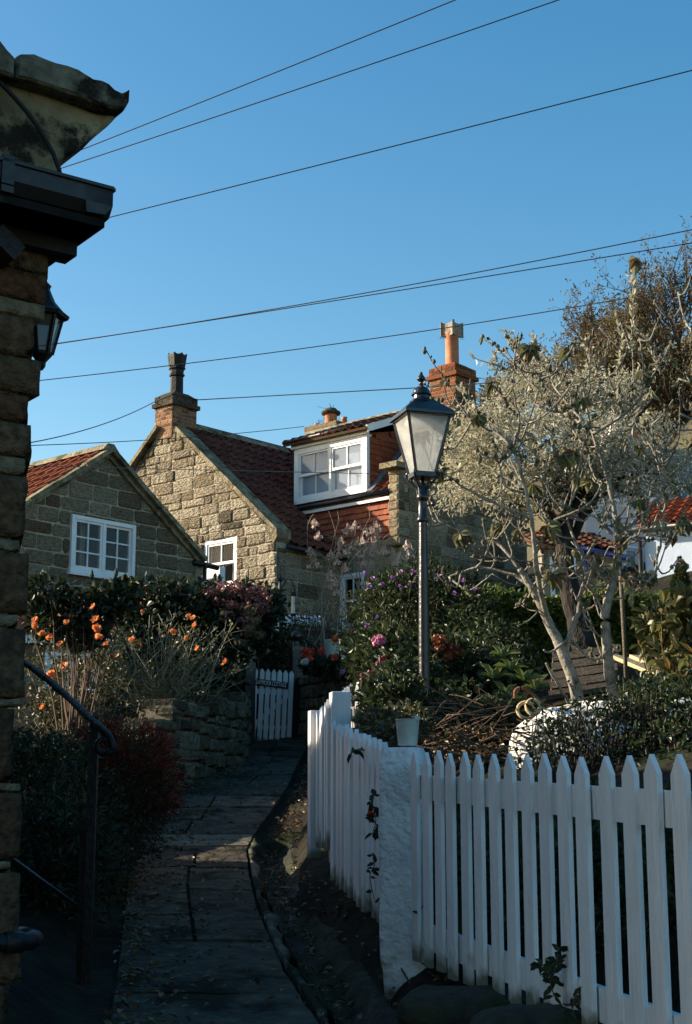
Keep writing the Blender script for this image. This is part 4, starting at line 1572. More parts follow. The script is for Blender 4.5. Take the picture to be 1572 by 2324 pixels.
mb.tube([q + UP * .1, q, q - fN * .06 - UP * .06, q - fN * .14 - UP * .05], .035, 10)
sub(hN, "gutter_outlet", mb, m_gutter, True)
mb = MB()
q = no + fN * (near(100, 560)[0] + .02) - nN * .02
mb.tube([q + UP * near(100, 548)[1], q + UP * near(100, 628)[1]], .009, 8)
mb.box(q + UP * near(100, 572)[1] + fN * .02, fN * .03, nN * .01, UP * .012)
sub(hN, "overflow_pipe", mb, m_iron, True)
mb = MB()
s_, z_ = near(2, 575)
mb.box(no + fN * (s_ - .02) + UP * z_ + nN * .06, unit(fN - UP * .75) * .055, nN * .06, unit(UP + fN * .75) * .035)
sub(hN, "bracket", mb, m_iron)
# drainpipe at the foot
mb = MB()
q0, q1 = near(-160, 2146, .10), near(44, 2138, .10)
pa = no + nN * .10 + fN * q0[0] + UP * (q1[1] + .01)
pb = no + nN * .10 + fN * q1[0] + UP * q1[1]
pts = [pa, pb - fN * .1, pb, pb + fN * .05 + gN * .02, pb + fN * .09 + gN * .08, pb + fN * .085 + gN * .16, pb + fN * .03 + gN * .26 + UP * .01, pb - fN * .1 + gN * .3 + UP * .02]
mb.tube(pts, .029, 12)
mb.tube([pb - fN * .05, pb + fN * .01], .0345, 12)
mb.tube([pb + fN * .088 + gN * .11, pb + fN * .082 + gN * .18], .0345, 12)
sub(hN, "drainpipe", mb, m_iron, True)
# cable pinned over the kneeler
mb = MB()
pts = []
for x, y in ((-90, 150), (-40, 160), (2, 188), (30, 218), (60, 252), (85, 285), (105, 318), (122, 350), (135, 385), (142, 420)):
    s_, z_ = near(x, y, .07)
    pts.append(no + nN * .07 + fN * s_ + UP * z_)
mb.tube(pts, .0085, 8)
o = mb.build("cable", m_wire, None, True)
tag(o, "thick black cable looping down over the carved kneeler stone", "cable")

# wall lantern on the path side
Lc = P(98, 735, 5.9)
wl = thing("wall_lantern", "small black wall lantern peeping out behind the dark stone building's corner", "lantern", Lc)
def lz(y):
    return P(100, y, 5.9)[2]
rl = .078
mb = MB()
mb.lathe(A(Lc[0], Lc[1], 0), [(rl + .028, lz(722)), (rl + .034, lz(714)), (rl + .01, lz(706)), (rl * .62, lz(684)), (.034, lz(668)), (.024, lz(656)), (.03, lz(648)), (.012, lz(640)), (.006, lz(628))], 6, rot=.3)
sub(wl, "lamp_roof", mb, m_iron)
mb = MB()
mb.lathe(A(Lc[0], Lc[1], 0), [(.048, lz(800)), (.045, lz(806)), (.02, lz(822)), (.018, lz(832)), (.008, lz(840))], 6, rot=.3)
for k in range(6):
    a = .3 + k * math.pi / 3
    d = A(math.cos(a), math.sin(a), 0)
    mb.bar(A(Lc[0], Lc[1], 0) + d * .046 + UP * lz(803), A(Lc[0], Lc[1], 0) + d * (rl + .006) + UP * lz(718), .012, .012)
mb.tube([A(Lc[0], Lc[1], lz(830)), A(Lc[0] - .12, Lc[1], lz(845)), A(Lc[0] - .3, Lc[1] + .05, lz(820))], .012, 6)
sub(wl, "frame", mb, m_iron)
mb = MB()
mb.lathe(A(Lc[0], Lc[1], 0), [(.042, lz(803)), (rl, lz(718))], 6, rot=.3)
sub(wl, "glass", mb, glass_mat("lantern_glass", (.10, .11, .09), .75))

# ------------------------------------------------------------------ iron handrail and its stone block
hp = P(193, 2228, 6.2)
hr = thing("handrail", "black iron handrail with a curled end and a square post beside the left steps", "handrail", hp)
mb = MB()
zt_ = P(203, 1632, 6.2)[2]
mb.box(A(hp[0] + .005, hp[1], (hp[2] + zt_) / 2), A(.018, 0, 0), A(0, .018, 0), A(0, 0, (zt_ - hp[2]) / 2 + .01))
mb.box(A(hp[0] - .028, hp[1] + .03, hp[2] + .32), A(.014, 0, 0), A(0, .014, 0), A(0, 0, .33))
sub(hr, "post", mb, m_iron)
mb = MB()
pts = [P(20, 1480, 6.9), P(55, 1503, 6.8), P(110, 1543, 6.6), P(160, 1587, 6.4), P(205, 1630, 6.2), P(232, 1655, 6.1), P(250, 1675, 6.05), P(258, 1700, 6.05)]
branch(mb, pts, .0155, .0155, 8, sub=4)
sub(hr, "rail", mb, m_iron, True)
mb = MB()
ctr = P(238, 1690, 6.05)
cp_ = []
for i in range(30):
    t = i / 29
    a = .0 - t * 5.4
    r = .042 * (1 - t * .55)
    cp_.append(ctr + A(r * math.cos(a), 0, r * math.sin(a)))
mb.tube(cp_, np.linspace(.0155, .012, 30), 8)
sub(hr, "scroll", mb, m_iron, True)
mb = MB()
mb.tube([P(25, 1945, 6.7), P(110, 2008, 6.45), P(190, 2066, 6.2)], .008, 6)
sub(hr, "lower_rail", mb, m_iron, True)
mb = MB()
bx0, bx1 = P(-60, 2240, 6.1), P(236, 2240, 6.1)
for k, (a, b, zz, dep) in enumerate(((-1.9, -1.5, hp[2] - .02, .6), (-1.49, bx1[0] + .02, hp[2] + .0, .62))):
    rough_block(mb, A(0, 5.88, 0), A(1, 0, 0), A(0, -1, 0), a, .3, b, zz, .03, .05, seed=70 + k, amp=.02, edge=.06)
    V = []
    for i in range(9):
        for j in range(6):
            x, y = a + (b - a) * i / 8, 5.86 + dep * j / 5
            V.append((x, y, zz - .01 + .018 * mnoise.noise(Vector((x * 7, y * 7, 1))) - (.02 if i in (0, 8) or j in (0, 5) else 0)))
    mb.add(V, [[i * 6 + j, (i + 1) * 6 + j, (i + 1) * 6 + j + 1, i * 6 + j + 1] for i in range(8) for j in range(5)])
    rough_block(mb, A(b, 5.86, 0), A(0, 1, 0), A(1, 0, 0), 0, .3, dep, zz, .012, .05, seed=75 + k, amp=.02, edge=.06)
o = mb.build("stone_step", m_garden_stone, None, True)
tag(o, "worn mossy stone step block under the iron handrail post", "step")

# ------------------------------------------------------------------ left garden wall
gw = thing("garden_wall", "low mossy stone retaining wall with stepped top along the left of the path", "wall", A(-1.7, 16.5, 1.9))
mb = MB()
pl = [P(352, 1800, 15.6), P(392, 1792, 16.1), P(470, 1762, 17.1), P(552, 1735, 18.3), P(562, 1705, 19.6)]
tops = [1665, 1656, 1622, 1612, 1604]
rs_ = random.Random(71)
for i in range(len(pl) - 1):
    a, b = A(pl[i][0], pl[i][1], 0), A(pl[i + 1][0], pl[i + 1][1], 0)
    d = unit(b - a)
    nr = A(d[1], -d[0], 0)
    L_ = np.linalg.norm(b - a)
    z0 = zp(min(a[1], b[1])) - .08
    zt = P(400, tops[i + 1], b[1])[2]
    z = z0
    k = 0
    while z < zt - .05:
        h_ = rs_.uniform(.10, .22)
        h_ = min(h_, zt - z + .03)
        s_ = -rs_.uniform(0, .1)
        while s_ < L_:
            w_ = min(rs_.uniform(.18, .42), L_ - s_ + .02)
            rough_block(mb, a, d, nr, s_ + .008, z + rs_.uniform(-.01, .03), s_ + w_ - .008, z + h_ - rs_.uniform(-.01, .03), rs_.uniform(.008, .05), .2, seed=int(z * 100 + s_ * 31 + i * 7), amp=.016, edge=.014, freq=11)
            s_ += w_
        z += h_
        k += 1
    mb.box(a + d * L_ / 2 - nr * .22 + UP * (z0 + zt) / 2, d * L_ / 2, nr * .2, UP * (zt - z0) / 2, 1)
    for s_ in np.arange(0, L_, .33):          # capping stones
        rough_block(mb, a - nr * .01 + UP * .0, d, nr, s_ + .005, zt - .03, min(L_, s_ + .32), zt + .10 + rs_.uniform(-.02, .03), .04, .38, seed=int(s_ * 50 + i), amp=.022, edge=.02, freq=10)
# rough end towards us, stepping down
e = pl[0]
ex = unit(A(-1, .12, 0))
eo_ = A(e[0], e[1] - .03, 0)
for k, (z0, z1, s0, s1) in enumerate(((1.62, 1.85, 0, .35), (1.62, 1.83, .36, .8), (1.86, 2.08, .0, .42), (1.85, 2.05, .43, .8), (2.09, 2.28, .02, .3), (2.07, 2.27, .31, .72), (2.27, 2.36, .05, .5))):
    rough_block(mb, eo_, ex, A(-.12, -1, 0), s0 + .008, z0 + .006, s1 - .008, z1 - .006, .04, .3, seed=k + 300, amp=.025, edge=.02, freq=10)
mb.box(eo_ + ex * .4 + A(0, .25, 2.0), ex * .38, A(0, .2, 0), A(0, 0, .42), 1)
sub(gw, "stonework", mb, [m_garden_stone, m_mortar], False)

# ------------------------------------------------------------------ gate, gateposts, right-hand garden wall
gq = P(617, 1690, 20.3)
fg = unit(A(.90, .42, 0))
ng = A(fg[1], -fg[0], 0)
gate = thing("garden_gate", "white wooden picket gate with black cottage nameplate at the end of the path", "gate", (gq[0], gq[1], gq[2]))


def ong(x, y, off=0.0):
    q = RP(x, y, A(gq[0], gq[1], 0) + ng * off, ng)
    return q


# (left, right) at the top shoulder, (left, right) at the foot, tip height
pk = []
xt = [574.5, 581, 595.5, 610.5, 625.5, 640.5, 655.5]
for k in range(7):
    c_t = 579 + 13.3 * k + (2 if k else 3)
    a = ong(c_t, 1540)
    w_ = (ong(c_t + 4.9, 1540) - ong(c_t - 4.9, 1540))
    w_ = np.dot(w_, fg) / 2
    if k == 0:
        w_ *= .45
    zt_ = ong(c_t, 1516 + 1.0 * k)[2]
    zb_ = ong(c_t, 1689 + .5 * k)[2]
    c = A(a[0], a[1], 0)
    lean = fg * -.035
    mb = MB()
    V = [c + lean - fg * w_ + UP * zb_, c + lean + fg * w_ + UP * zb_, c + fg * w_ + UP * (zt_ - .05), c + UP * zt_, c - fg * w_ + UP * (zt_ - .05)]
    mb.prism([v + ng * .01 for v in V], ng * .022)
    sub(gate, "picket", mb, m_fence)
mb = MB()
for y in (1568, 1650):
    a, b = ong(572, y), ong(664, y + 4)
    mb.bar(a - ng * .012, b - ng * .012, .035, .07, ng)
mb.bar(ong(574, 1648) - ng * .012, ong(660, 1574) - ng * .012, .03, .06, ng)
sub(gate, "rail", mb, m_fence)
mb = MB()
a, b = ong(571.5, 1547), ong(650, 1557)
dpl = unit(b - a)
mb.bar(a + ng * .045, b + ng * .045, .018, .088, ng)
pl_ = sub(gate, "nameplate", mb, m_iron)
cu = bpy.data.curves.new("lettering", 'FONT')
cu.body = "CLAYMOOR COTTAGE"
cu.align_x = 'CENTER'
cu.align_y = 'CENTER'
cu.size = .082
cu.extrude = .003
tmp = bpy.data.objects.new("lettering", cu)
C.link(tmp)
bpy.context.view_layer.update()
me = bpy.data.meshes.new_from_object(tmp.evaluated_get(bpy.context.evaluated_depsgraph_get()))
C.unlink(tmp)
bpy.data.objects.remove(tmp)
me.name = "lettering"
co = np.zeros(len(me.vertices) * 3)
me.vertices.foreach_get("co", co)
co = co.reshape(-1, 3)
half = np.linalg.norm(b - a) / 2 * .93
sx = half / np.abs(co[:, 0]).max()
ctr = (a + b) / 2 + ng * .056
upl = unit(np.cross(ng, dpl) * 1.0)
upl = upl if upl[2] > 0 else -upl
Vl = ctr + co[:, :1] * sx * dpl + co[:, 1:2] * 1.05 * upl + co[:, 2:3] * ng - ORG[gate.name]
me.vertices.foreach_set("co", Vl.astype(np.float32).reshape(-1))
me.materials.clear()
me.materials.append(m_letter)
lo = bpy.data.objects.new("lettering", me)
C.link(lo)
lo.parent = pl_


def gatepost(x, ytop, ybot, Y, wpx, label):
    q = P(x, ybot, Y)
    t = thing("gatepost", label, "gatepost", q, "dark gateposts with ball finials")
    z0, z1 = q[2] - .1, P(x, ytop, Y)[2]
    w_ = wpx / FPX * Y / 2
    mb = MB()
    mb.box(A(q[0], q[1], (z0 + z1) / 2), fg * w_, ng * w_, A(0, 0, (z1 - z0) / 2))
    mb.box(A(q[0], q[1], z1 + .03), fg * w_ * 1.12, ng * w_ * 1.12, A(0, 0, .03))
    sub(t, "shaft", mb, m_lampiron)
    mb = MB()
    r = .085
    mb.lathe(A(q[0], q[1], z1 + .06), [(.07, 0), (.06, .03), (.045, .05), (.055, .07)] + [(r * math.sin(a), .07 + r * (1 - math.cos(a)) * .95) for a in np.linspace(.6, 3.0, 9)], 14)
    sub(t, "finial", mb, m_lampiron, True)
    return t


gatepost(670.5, 1478, 1690, 20.5, 25, "dark square gatepost with a ball finial, right of the white gate")
gatepost(563, 1475, 1690, 20.1, 24, "dark gatepost with a ball finial, left of the white gate and mostly overgrown")

rw = thing("planter_wall", "dark mossy stone wall topped with geraniums to the right of the gate", "wall", P(750, 1690, 20))
mb = MB()
a, b = P(684, 1690, 20.4), P(835, 1690, 18.6)
a, b = A(a[0], a[1], 0), A(b[0], b[1], 0)
d = unit(b - a)
nr = A(d[1], -d[0], 0)
L_ = np.linalg.norm(b - a)
z0, zt = zp(18) - .1, P(750, 1540, 19.6)[2]
z = z0
rs_ = random.Random(72)
while z < zt:
    h_ = rs_.uniform(.14, .24)
    s_ = -.05
    while s_ < L_:
        w_ = rs_.uniform(.2, .45)
        rough_block(mb, a, d, nr, s_ + .006, z + .006, min(L_, s_ + w_) - .006, z + h_ - .006, .025, .2, seed=int(z * 77 + s_ * 13), amp=.02, edge=.016, freq=10)
        s_ += w_
    z += h_
mb.box(a + d * L_ / 2 - nr * .3 + UP * (z0 + zt) / 2, d * L_ / 2, nr * .25, UP * (zt - z0) / 2 , 1)
sub(rw, "stonework", mb, [m_garden_stone, m_mortar], False)

# ------------------------------------------------------------------ white fences
def picket_mb(c, zb, zt, d, nr, w_=.105, t_=.024, tip=.062):
    mb = MB()
    V = [c - d * w_ / 2 + UP * zb, c + d * w_ / 2 + UP * zb, c + d * w_ / 2 + UP * (zt - tip), c + UP * zt, c - d * w_ / 2 + UP * (zt - tip)]
    jig = rng.normal() * .004
    return mb.prism([v + nr * (t_ + jig) for v in V], -nr * t_)


def fence_line(label, a, b, n, tops, bots, w_, rails, group, flip=1, t_=.026, rail_back=.03):
    a, b = A(a[0], a[1], 0), A(b[0], b[1], 0)
    d = unit(b - a)
    nr = A(-d[1], d[0], 0) * flip
    t = thing("picket_fence", label, "fence", (*(a + b)[:2] / 2, min(bots)), group)
    for k in range(n):
        f = k / (n - 1)
        c = a + (b - a) * f
        zt = tops[0] + (tops[1] - tops[0]) * f + rng.normal() * .006
        zb = bots[0] + (bots[1] - bots[0]) * f + rng.normal() * .008
        mb = picket_mb(A(c[0], c[1], 0), zb, zt, d, nr, w_, t_)
        sub(t, "picket", mb, m_fence)
    for f0, hh in rails:
        mb = MB()
        za = bots[0] + (tops[0] - bots[0]) * f0
        zb_ = bots[1] + (tops[1] - bots[1]) * f0
        p0, p1 = a - d * .05, b + d * .05
        mb.bar(A(p0[0], p0[1], za) - nr * rail_back / 2, A(p1[0], p1[1], zb_) - nr * rail_back / 2, rail_back - .004, hh, nr)
        sub(t, "rail", mb, m_fence)
    return t


def XY(x, Y):
    q = P(x, 1832, Y)
    return (q[0], Y, 0.0)


Y0 = 7.2
kA = A(.0482 * Y0, Y0)
# solve the picket step so that the pickets fall where they stand in the view
A7, A15 = .1124 * Y0 - kA[0], .2285 * Y0 - kA[0]
mat_ = np.array([[7, 7 * .1124], [15, 15 * .2285]])
sol = np.linalg.solve(mat_, [A7, A15])
stepv = A(sol[0], -sol[1])
n1 = 19
endv = kA + stepv * (n1 - 1)
ztA, ztB = P(945, 1706, kA[1])[2], P(1540, 1718, (kA + stepv * 15)[1])[2]
ztB = ztA + (ztB - ztA) * (n1 - 1) / 15
zbA, zb9 = P(955, 2182, kA[1])[2], P(1217, 2320, (kA + stepv * 9)[1])[2]
zbB = zbA + (zb9 - zbA) * (n1 - 1) / 9
sp = np.linalg.norm(stepv)
fence_line("white picket fence nearest the camera, running right from the limewashed pillar", kA, endv, n1, (ztA, ztB), (zbA, zbB), sp * .52, ((.83, .115), (.13, .115)), "white picket fence sections", -1, sp * .10)

a2, b2 = XY(880, 7.75), XY(764, 9.15)
fence_line("middle white picket fence section between the pillar and the tall square post", a2, b2, 12, (P(880, 1683, 7.75)[2], P(764, 1638, 9.15)[2]), (P(868, 2106, 7.75)[2], P(762, 2001, 9.15)[2]), .088, ((.80, .09), (.16, .09)), "white picket fence sections", 1, .024)
a3, b3 = XY(750, 9.35), XY(727, 10.1)
fence_line("narrow white picket gate leaf between the two white posts by the path", a3, b3, 5, (P(750, 1586, 9.35)[2], P(727, 1612, 10.1)[2]), (P(748, 1929, 9.35)[2], P(724, 1924, 10.1)[2]), .085, ((.80, .08), (.18, .08)), "white picket fence sections", 1, .024)
a4, b4 = XY(785, 10.2), XY(806, 12.2)
fence_line("far white picket fence section rising behind the tall square post", a4, b4, 9, (P(785, 1566, 10.2)[2], P(806, 1551, 12.2)[2]), (P(785, 1700, 10.2)[2], P(806, 1690, 12.2)[2]), .085, ((.55, .09),), "white picket fence sections", 1, .024)
a5, b5 = XY(812, 10.8), XY(868, 11.2)
fence_line("short white fence return half buried in green leaves beside the tall post", a5, b5, 5, (P(812, 1547, 10.8)[2], P(868, 1538, 11.2)[2]), (P(812, 1720, 10.8)[2], P(868, 1715, 11.2)[2]), .07, ((.45, .10),), "white picket fence sections", -1, .024)


def post(x0, x1, ytop, ybot, Y, label, yaw=.25):
    c = P((x0 + x1) / 2, ybot, Y)
    zt = P((x0 + x1) / 2, ytop, Y)[2]
    w_ = (x1 - x0) / FPX * Y / 2 / 1.15
    ax, ay = A(math.cos(yaw), math.sin(yaw), 0), A(-math.sin(yaw), math.cos(yaw), 0)
    mb = MB()
    mb.box(A(c[0], c[1], (c[2] + zt) / 2), ax * w_, ay * w_, A(0, 0, (zt - c[2]) / 2))
    o = mb.build("fence_post", m_fence)
    bv = o.modifiers.new("bevel", 'BEVEL')
    bv.width = .006
    bv.segments = 2
    tag(o, label, "post", "white square fence posts")
    return o


post(747, 797, 1571, 1960, 9.32, "tall white square post standing above the picket fence sections", .16)
post(699, 727, 1613, 1948, 10.2, "shorter white gate post at the path edge, left of the tall post", .30)

# limewashed pillar
pc = P(915, 2225, 7.35)
mb = MB()
zt = P(915, 1696, 7.35)[2]
dirp = unit(A(stepv[0], stepv[1], 0))
ax = unit(A(1, -.18, 0))
ay = A(-ax[1], ax[0], 0)
hw = .118
n, R = 24, 46
V = []
for i in range(R + 1):
    z = pc[2] - .1 + (zt - pc[2] + .1) * i / R
    sh = 1.0
    top = (zt - z)
    if top < .075:
        sh = 1 - (.075 - top) / .075 * .26
    for j in range(4 * 9):
        a, f = divmod(j, 9)
        f = f / 9
        cs = [(-1, -1), (1, -1), (1, 1), (-1, 1)]
        p = np.array(cs[a]) * (1 - f) + np.array(cs[(a + 1) % 4]) * f
        r = np.linalg.norm(p)
        p = p * (1 - .06 * max(0, r - 1.2) / .21)
        q = A(pc[0] + .02, pc[1] + .08, 0) + ax * p[0] * hw * sh + ay * p[1] * hw * sh
        q = A(q[0], q[1], z)
        nn = mnoise.noise(Vector(q * 7)) * .008 + mnoise.noise(Vector(q * 22)) * .003 + (.03 * max(0, 1 - (z - pc[2]) / .12) * (mnoise.noise(Vector(q * 11)) - .6))
        dq = unit(q - A(pc[0] + .02, pc[1] + .08, z))
        V.append(q + dq * nn)
k = 36
F = [[i * k + j, i * k + (j + 1) % k, (i + 1) * k + (j + 1) % k, (i + 1) * k + j] for i in range(R) for j in range(k)] + [list(range(R * k, R * k + k))]
mb.add(V, F)
o = mb.build("stone_pillar", m_limewash, None, True)
tag(o, "rough limewashed stone pillar between the two fence runs, carrying a bucket", "pillar")

# bucket on the pillar
bc = P(926, 1693, 7.42)
bu = thing("bucket", "small pale green enamel bucket standing on top of the limewashed pillar", "bucket", bc)
mb = MB()
r0, r1, hb = 21.5 / FPX * 7.4, 26.5 / FPX * 7.4, 56 / FPX * 7.42
mb.lathe(A(bc[0], bc[1], bc[2] + .0), [(r0 * .9, 0), (r0, .003), (r1, hb), (r1 + .004, hb + .003), (r1 + .003, hb + .007), (r1 - .004, hb + .004), (r0 - .004, .008)], 28)
sub(bu, "body", mb, m_bucket, False)
mb = MB()
mb.tube([A(bc[0] + r1 * math.cos(t) * 1.02, bc[1] - r1 * math.sin(t) * .6, bc[2] + hb + .01 - .0 + .012 * math.sin(t)) for t in np.linspace(0, .9, 8)], .006, 6)
mb.box(A(bc[0] + r1 * .75, bc[1] - r1 * .5, bc[2] + hb + .006), A(.014, 0, 0), A(0, .004, 0), A(0, 0, .016))
sub(bu, "handle", mb, m_bucket, True)

# ------------------------------------------------------------------ street lamp
YL = 11.0
Lx = P(961, 1250, YL)[0]


def L_z(y):
    return P(960, y, YL)[2]


pxm = 1 / FPX * YL
lb = A(Lx, YL, 0)
la = thing("street_lamp", "black fluted street lamp with a square four-sided lantern and finial, in the garden", "street lamp", (Lx, YL, 1.7))
mb = MB()
zb_ = 1.5
n = 24
rad = lambda z: np.interp(z, [1.5, L_z(1590), L_z(1420), L_z(1190)], [15.5 * pxm, 14 * pxm, 12.5 * pxm, 9.5 * pxm])
prof = [(rad(z), z) for z in np.linspace(zb_, L_z(1182), 18)]
V = []
for r, z in prof:
    for j in range(n):
        a = 2 * math.pi * j / n
        rr = r * (1.0 if j % 2 == 0 else .88)
        V.append(lb + A(rr * math.cos(a), rr * math.sin(a), z))
k = len(prof)
mb.add(V, [[i * n + j, i * n + (j + 1) % n, (i + 1) * n + (j + 1) % n, (i + 1) * n + j] for i in range(k - 1) for j in range(n)])
R_ = lambda px: px * pxm
mb.lathe(lb, [(R_(10.5), L_z(1186)), (R_(13.5), L_z(1184)), (R_(14), L_z(1178)), (R_(10.5), L_z(1174)), (R_(10), L_z(1140)), (R_(11), L_z(1136)), (R_(14), L_z(1132)), (R_(14), L_z(1126)), (R_(11.5), L_z(1122)), (R_(11), L_z(1103)), (R_(8), L_z(1098)), (R_(4), L_z(1096)), (R_(3), L_z(1070))], 20)
mb.tube([lb + UP * L_z(1153) + A(.0, -.02, 0), lb + UP * L_z(1147) + A(R_(22), -.05, 0)], .008, 6)
mb.lathe(lb + A(R_(24), -.055, L_z(1147)), [(.003, -.022), (.016, -.016), (.022, 0), (.016, .016), (.003, .022)], 10)
sub(la, "post", mb, m_lampiron, True)
yaw = .30
lx, ly = A(math.cos(yaw), math.sin(yaw), 0), A(-math.sin(yaw), math.cos(yaw), 0)
zb, zt = L_z(1078), L_z(950)
b_, t_ = .078, .172
corners = [(-1, -1), (1, -1), (1, 1), (-1, 1)]
cb = [lb + lx * i * b_ + ly * j * b_ + UP * zb for i, j in corners]
ct = [lb + lx * i * t_ + ly * j * t_ + UP * zt for i, j in corners]
fr = MB()
for k in range(4):
    fr.bar(cb[k], ct[k], .018, .018)
    fr.bar(cb[k], cb[(k + 1) % 4], .02, .026)
    fr.bar(ct[k], ct[(k + 1) % 4], .022, .022)
fr.box(lb + UP * (zb - .012), lx * (b_ + .012), ly * (b_ + .012), UP * .012)
for k in range(4):                       # curled brackets from the collar to the lantern
    i, j = corners[k]
    d = lx * i + ly * j
    pts = [lb + d * .028 + UP * L_z(1120), lb + d * .034 + UP * L_z(1108), lb + d * .075 + UP * L_z(1092), lb + d * .098 + UP * L_z(1080), lb + d * .094 + UP * L_z(1073), lb + d * .082 + UP * L_z(1072)]
    branch(fr, pts, .012, .009, 8)
sub(la, "lantern_frame", fr, m_lampiron)
for k in range(4):
    g_ = MB()
    a0, a1, b0, b1 = cb[k], cb[(k + 1) % 4], ct[k], ct[(k + 1) % 4]
    m_in = lambda p: p + unit(lb + UP * p[2] - p) * .006
    g_.add([m_in(a0), m_in(a1), m_in(b1), m_in(b0)], [[0, 1, 2, 3]])
    sub(la, "glass_pane", g_, m_lampglass)
rf = MB()
e_ = t_ + .03
za = zt + .012
lev = [(e_, za - .012), (e_, za + .012), (e_ - .01, za + .022), (t_ * .52, za + .115), (t_ * .50, za + .12)]
V, F = [], []
for e, z in lev:
    V += [lb + lx * i * e + ly * j * e + UP * z for i, j in corners]
for r in range(len(lev) - 1):
    F += [[r * 4 + k, r * 4 + (k + 1) % 4, r * 4 + 4 + (k + 1) % 4, r * 4 + 4 + k] for k in range(4)]
F += [[3, 2, 1, 0], [16, 17, 18, 19]]
rf.add(V, F)
zz = za + .115
rf.lathe(lb, [(R_(29), zz), (R_(28), zz + .010), (R_(24), zz + .02), (R_(20), zz + .03), (R_(19), zz + .058), (R_(24), zz + .062), (R_(23), zz + .07)] + [(R_(21.5) * math.cos(a), zz + .07 + R_(20) * math.sin(a)) for a in np.linspace(.1, 1.35, 8)] + [(R_(5), zz + .145)], 22)
sub(la, "lantern_roof", rf, m_lampiron, False)
fn = MB()
z1 = zz + .14
fn.lathe(lb, [(R_(6), z1), (R_(4.5), z1 + .008), (R_(7), z1 + .013), (R_(4.5), z1 + .02), (R_(4), z1 + .030), (R_(8.5), z1 + .04), (R_(10.8), z1 + .052), (R_(10), z1 + .064), (R_(6.5), z1 + .078), (R_(4), z1 + .092), (R_(3.5), z1 + .103), (R_(2), z1 + .112)], 16)
sub(la, "finial", fn, m_lampiron, True)
rf = MB()
rf.lathe(lb + UP * (zt - .035), [(.02, .03), (.13, .02), (.135, -.01), (.10, -.03), (.05, -.04)], 20)
sub(la, "lamp_unit", rf, m_white, True)

# ------------------------------------------------------------------ overhead cables
def cable(label, pts, r, m=None, sag=0.0, name="overhead_cable", group="overhead cables"):
    p = [np.asarray(q, float) for q in pts]
    out = []
    if len(p) == 3:
        # one hanging curve through all three points
        t1 = np.linalg.norm(p[1] - p[0]) / (np.linalg.norm(p[1] - p[0]) + np.linalg.norm(p[2] - p[1]))
        c_ = (p[1] - p[0] * (1 - t1) ** 2 - p[2] * t1 ** 2) / (2 * t1 * (1 - t1))
        for t in np.linspace(0, 1, 48):
            out.append(p[0] * (1 - t) ** 2 + c_ * 2 * t * (1 - t) + p[2] * t * t)
    else:
        for i in range(len(p) - 1):
            k = 26
            for j in range(k + (1 if i == len(p) - 2 else 0)):
                t = j / k
                out.append(p[i] + (p[i + 1] - p[i]) * t - UP * sag * 4 * t * (1 - t))
    mb = MB().tube(out, r, 6)
    o = mb.build(name, m or m_wire, None, True)
    tag(o, label, "cable", group)


cable("topmost overhead cable crossing the sky", [P(60, 389, 13), P(407, 252, 12), P(1100, -27, 10.5)], .0048, sag=.05)
cable("second overhead cable from the top, just under the topmost one", [P(60, 408, 13.2), P(407, 293, 12.3), P(1340, -25, 10.8)], .0048, sag=.06)
cable("third overhead cable from the top, alone in open sky", [P(60, 540, 13.5), P(407, 454, 12.6), P(1640, 142, 11)], .0050, sag=.05)
cable("upper cable of the close pair crossing above the chimneys", [P(60, 789, 16), P(700, 688, 14), P(1640, 507, 12)], .0050, sag=.04)
cable("lower cable of the close pair crossing above the chimneys", [P(60, 791, 16.1), P(700, 692, 14.2), P(1640, 540, 12.3)], .0050, sag=.05)
cable("cable passing in front of both chimney pots", [P(50, 868, 18), P(1025, 742, 16), P(1660, 634, 14)], .0058, sag=.06)
chq = bo + W * -3.28 - U * .06 + UP * 9.28
cable("cable from the left up to the sooty chimney", [P(50, 1008, 18), chq], .0075, sag=.10)
chr_ = bo + W * -2.76 - U * .06 + UP * 9.34
chs_ = bo + W * -2.74 + U * .6 + UP * 9.36
cable("thick cable from the sooty chimney towards the brick chimney", [chq, chr_, chs_, P(950, 880, 25), P(1130, 868, 24)], .0095, sag=.0)
cable("thin low cable reaching the squat middle chimney", [P(40, 1012, 19), P(690, 968, 26)], .0065, sag=.05)
cable("thin grey cable passing in front of the dormer windows", [P(40, 1056, 19), P(300, 1063, 19.5), P(840, 1075, 21), P(1300, 1085, 22)], .0055, m_greywire, sag=.0)

# ------------------------------------------------------------------ planting
def leafy(name, label, cat, loc, blobs, n, ln, mat_, wr=.45, st=None, group=None, kw=None, sm=None):
    t = thing(name, label, cat, loc, group)
    mb = MB()
    foliage(mb, blobs, n, ln, wr, **(kw or {}))
    sub(t, "foliage", mb, mat_)
    if st:
        mb = MB()
        stems(mb, lambda q: A(loc[0] + (q[0] - loc[0]) * .3, loc[1] + (q[1] - loc[1]) * .3, loc[2] - .05), blobs, st, .008, .003)
        sub(t, "stems", mb, sm or m_twig)
    return t


def heads(t, pts, r, mat_, n=60, sz=None, name="flower_head"):
    for p in pts:
        sub(t, name, head_mb(p, r * rng.uniform(.8, 1.2), n, sz), mat_)


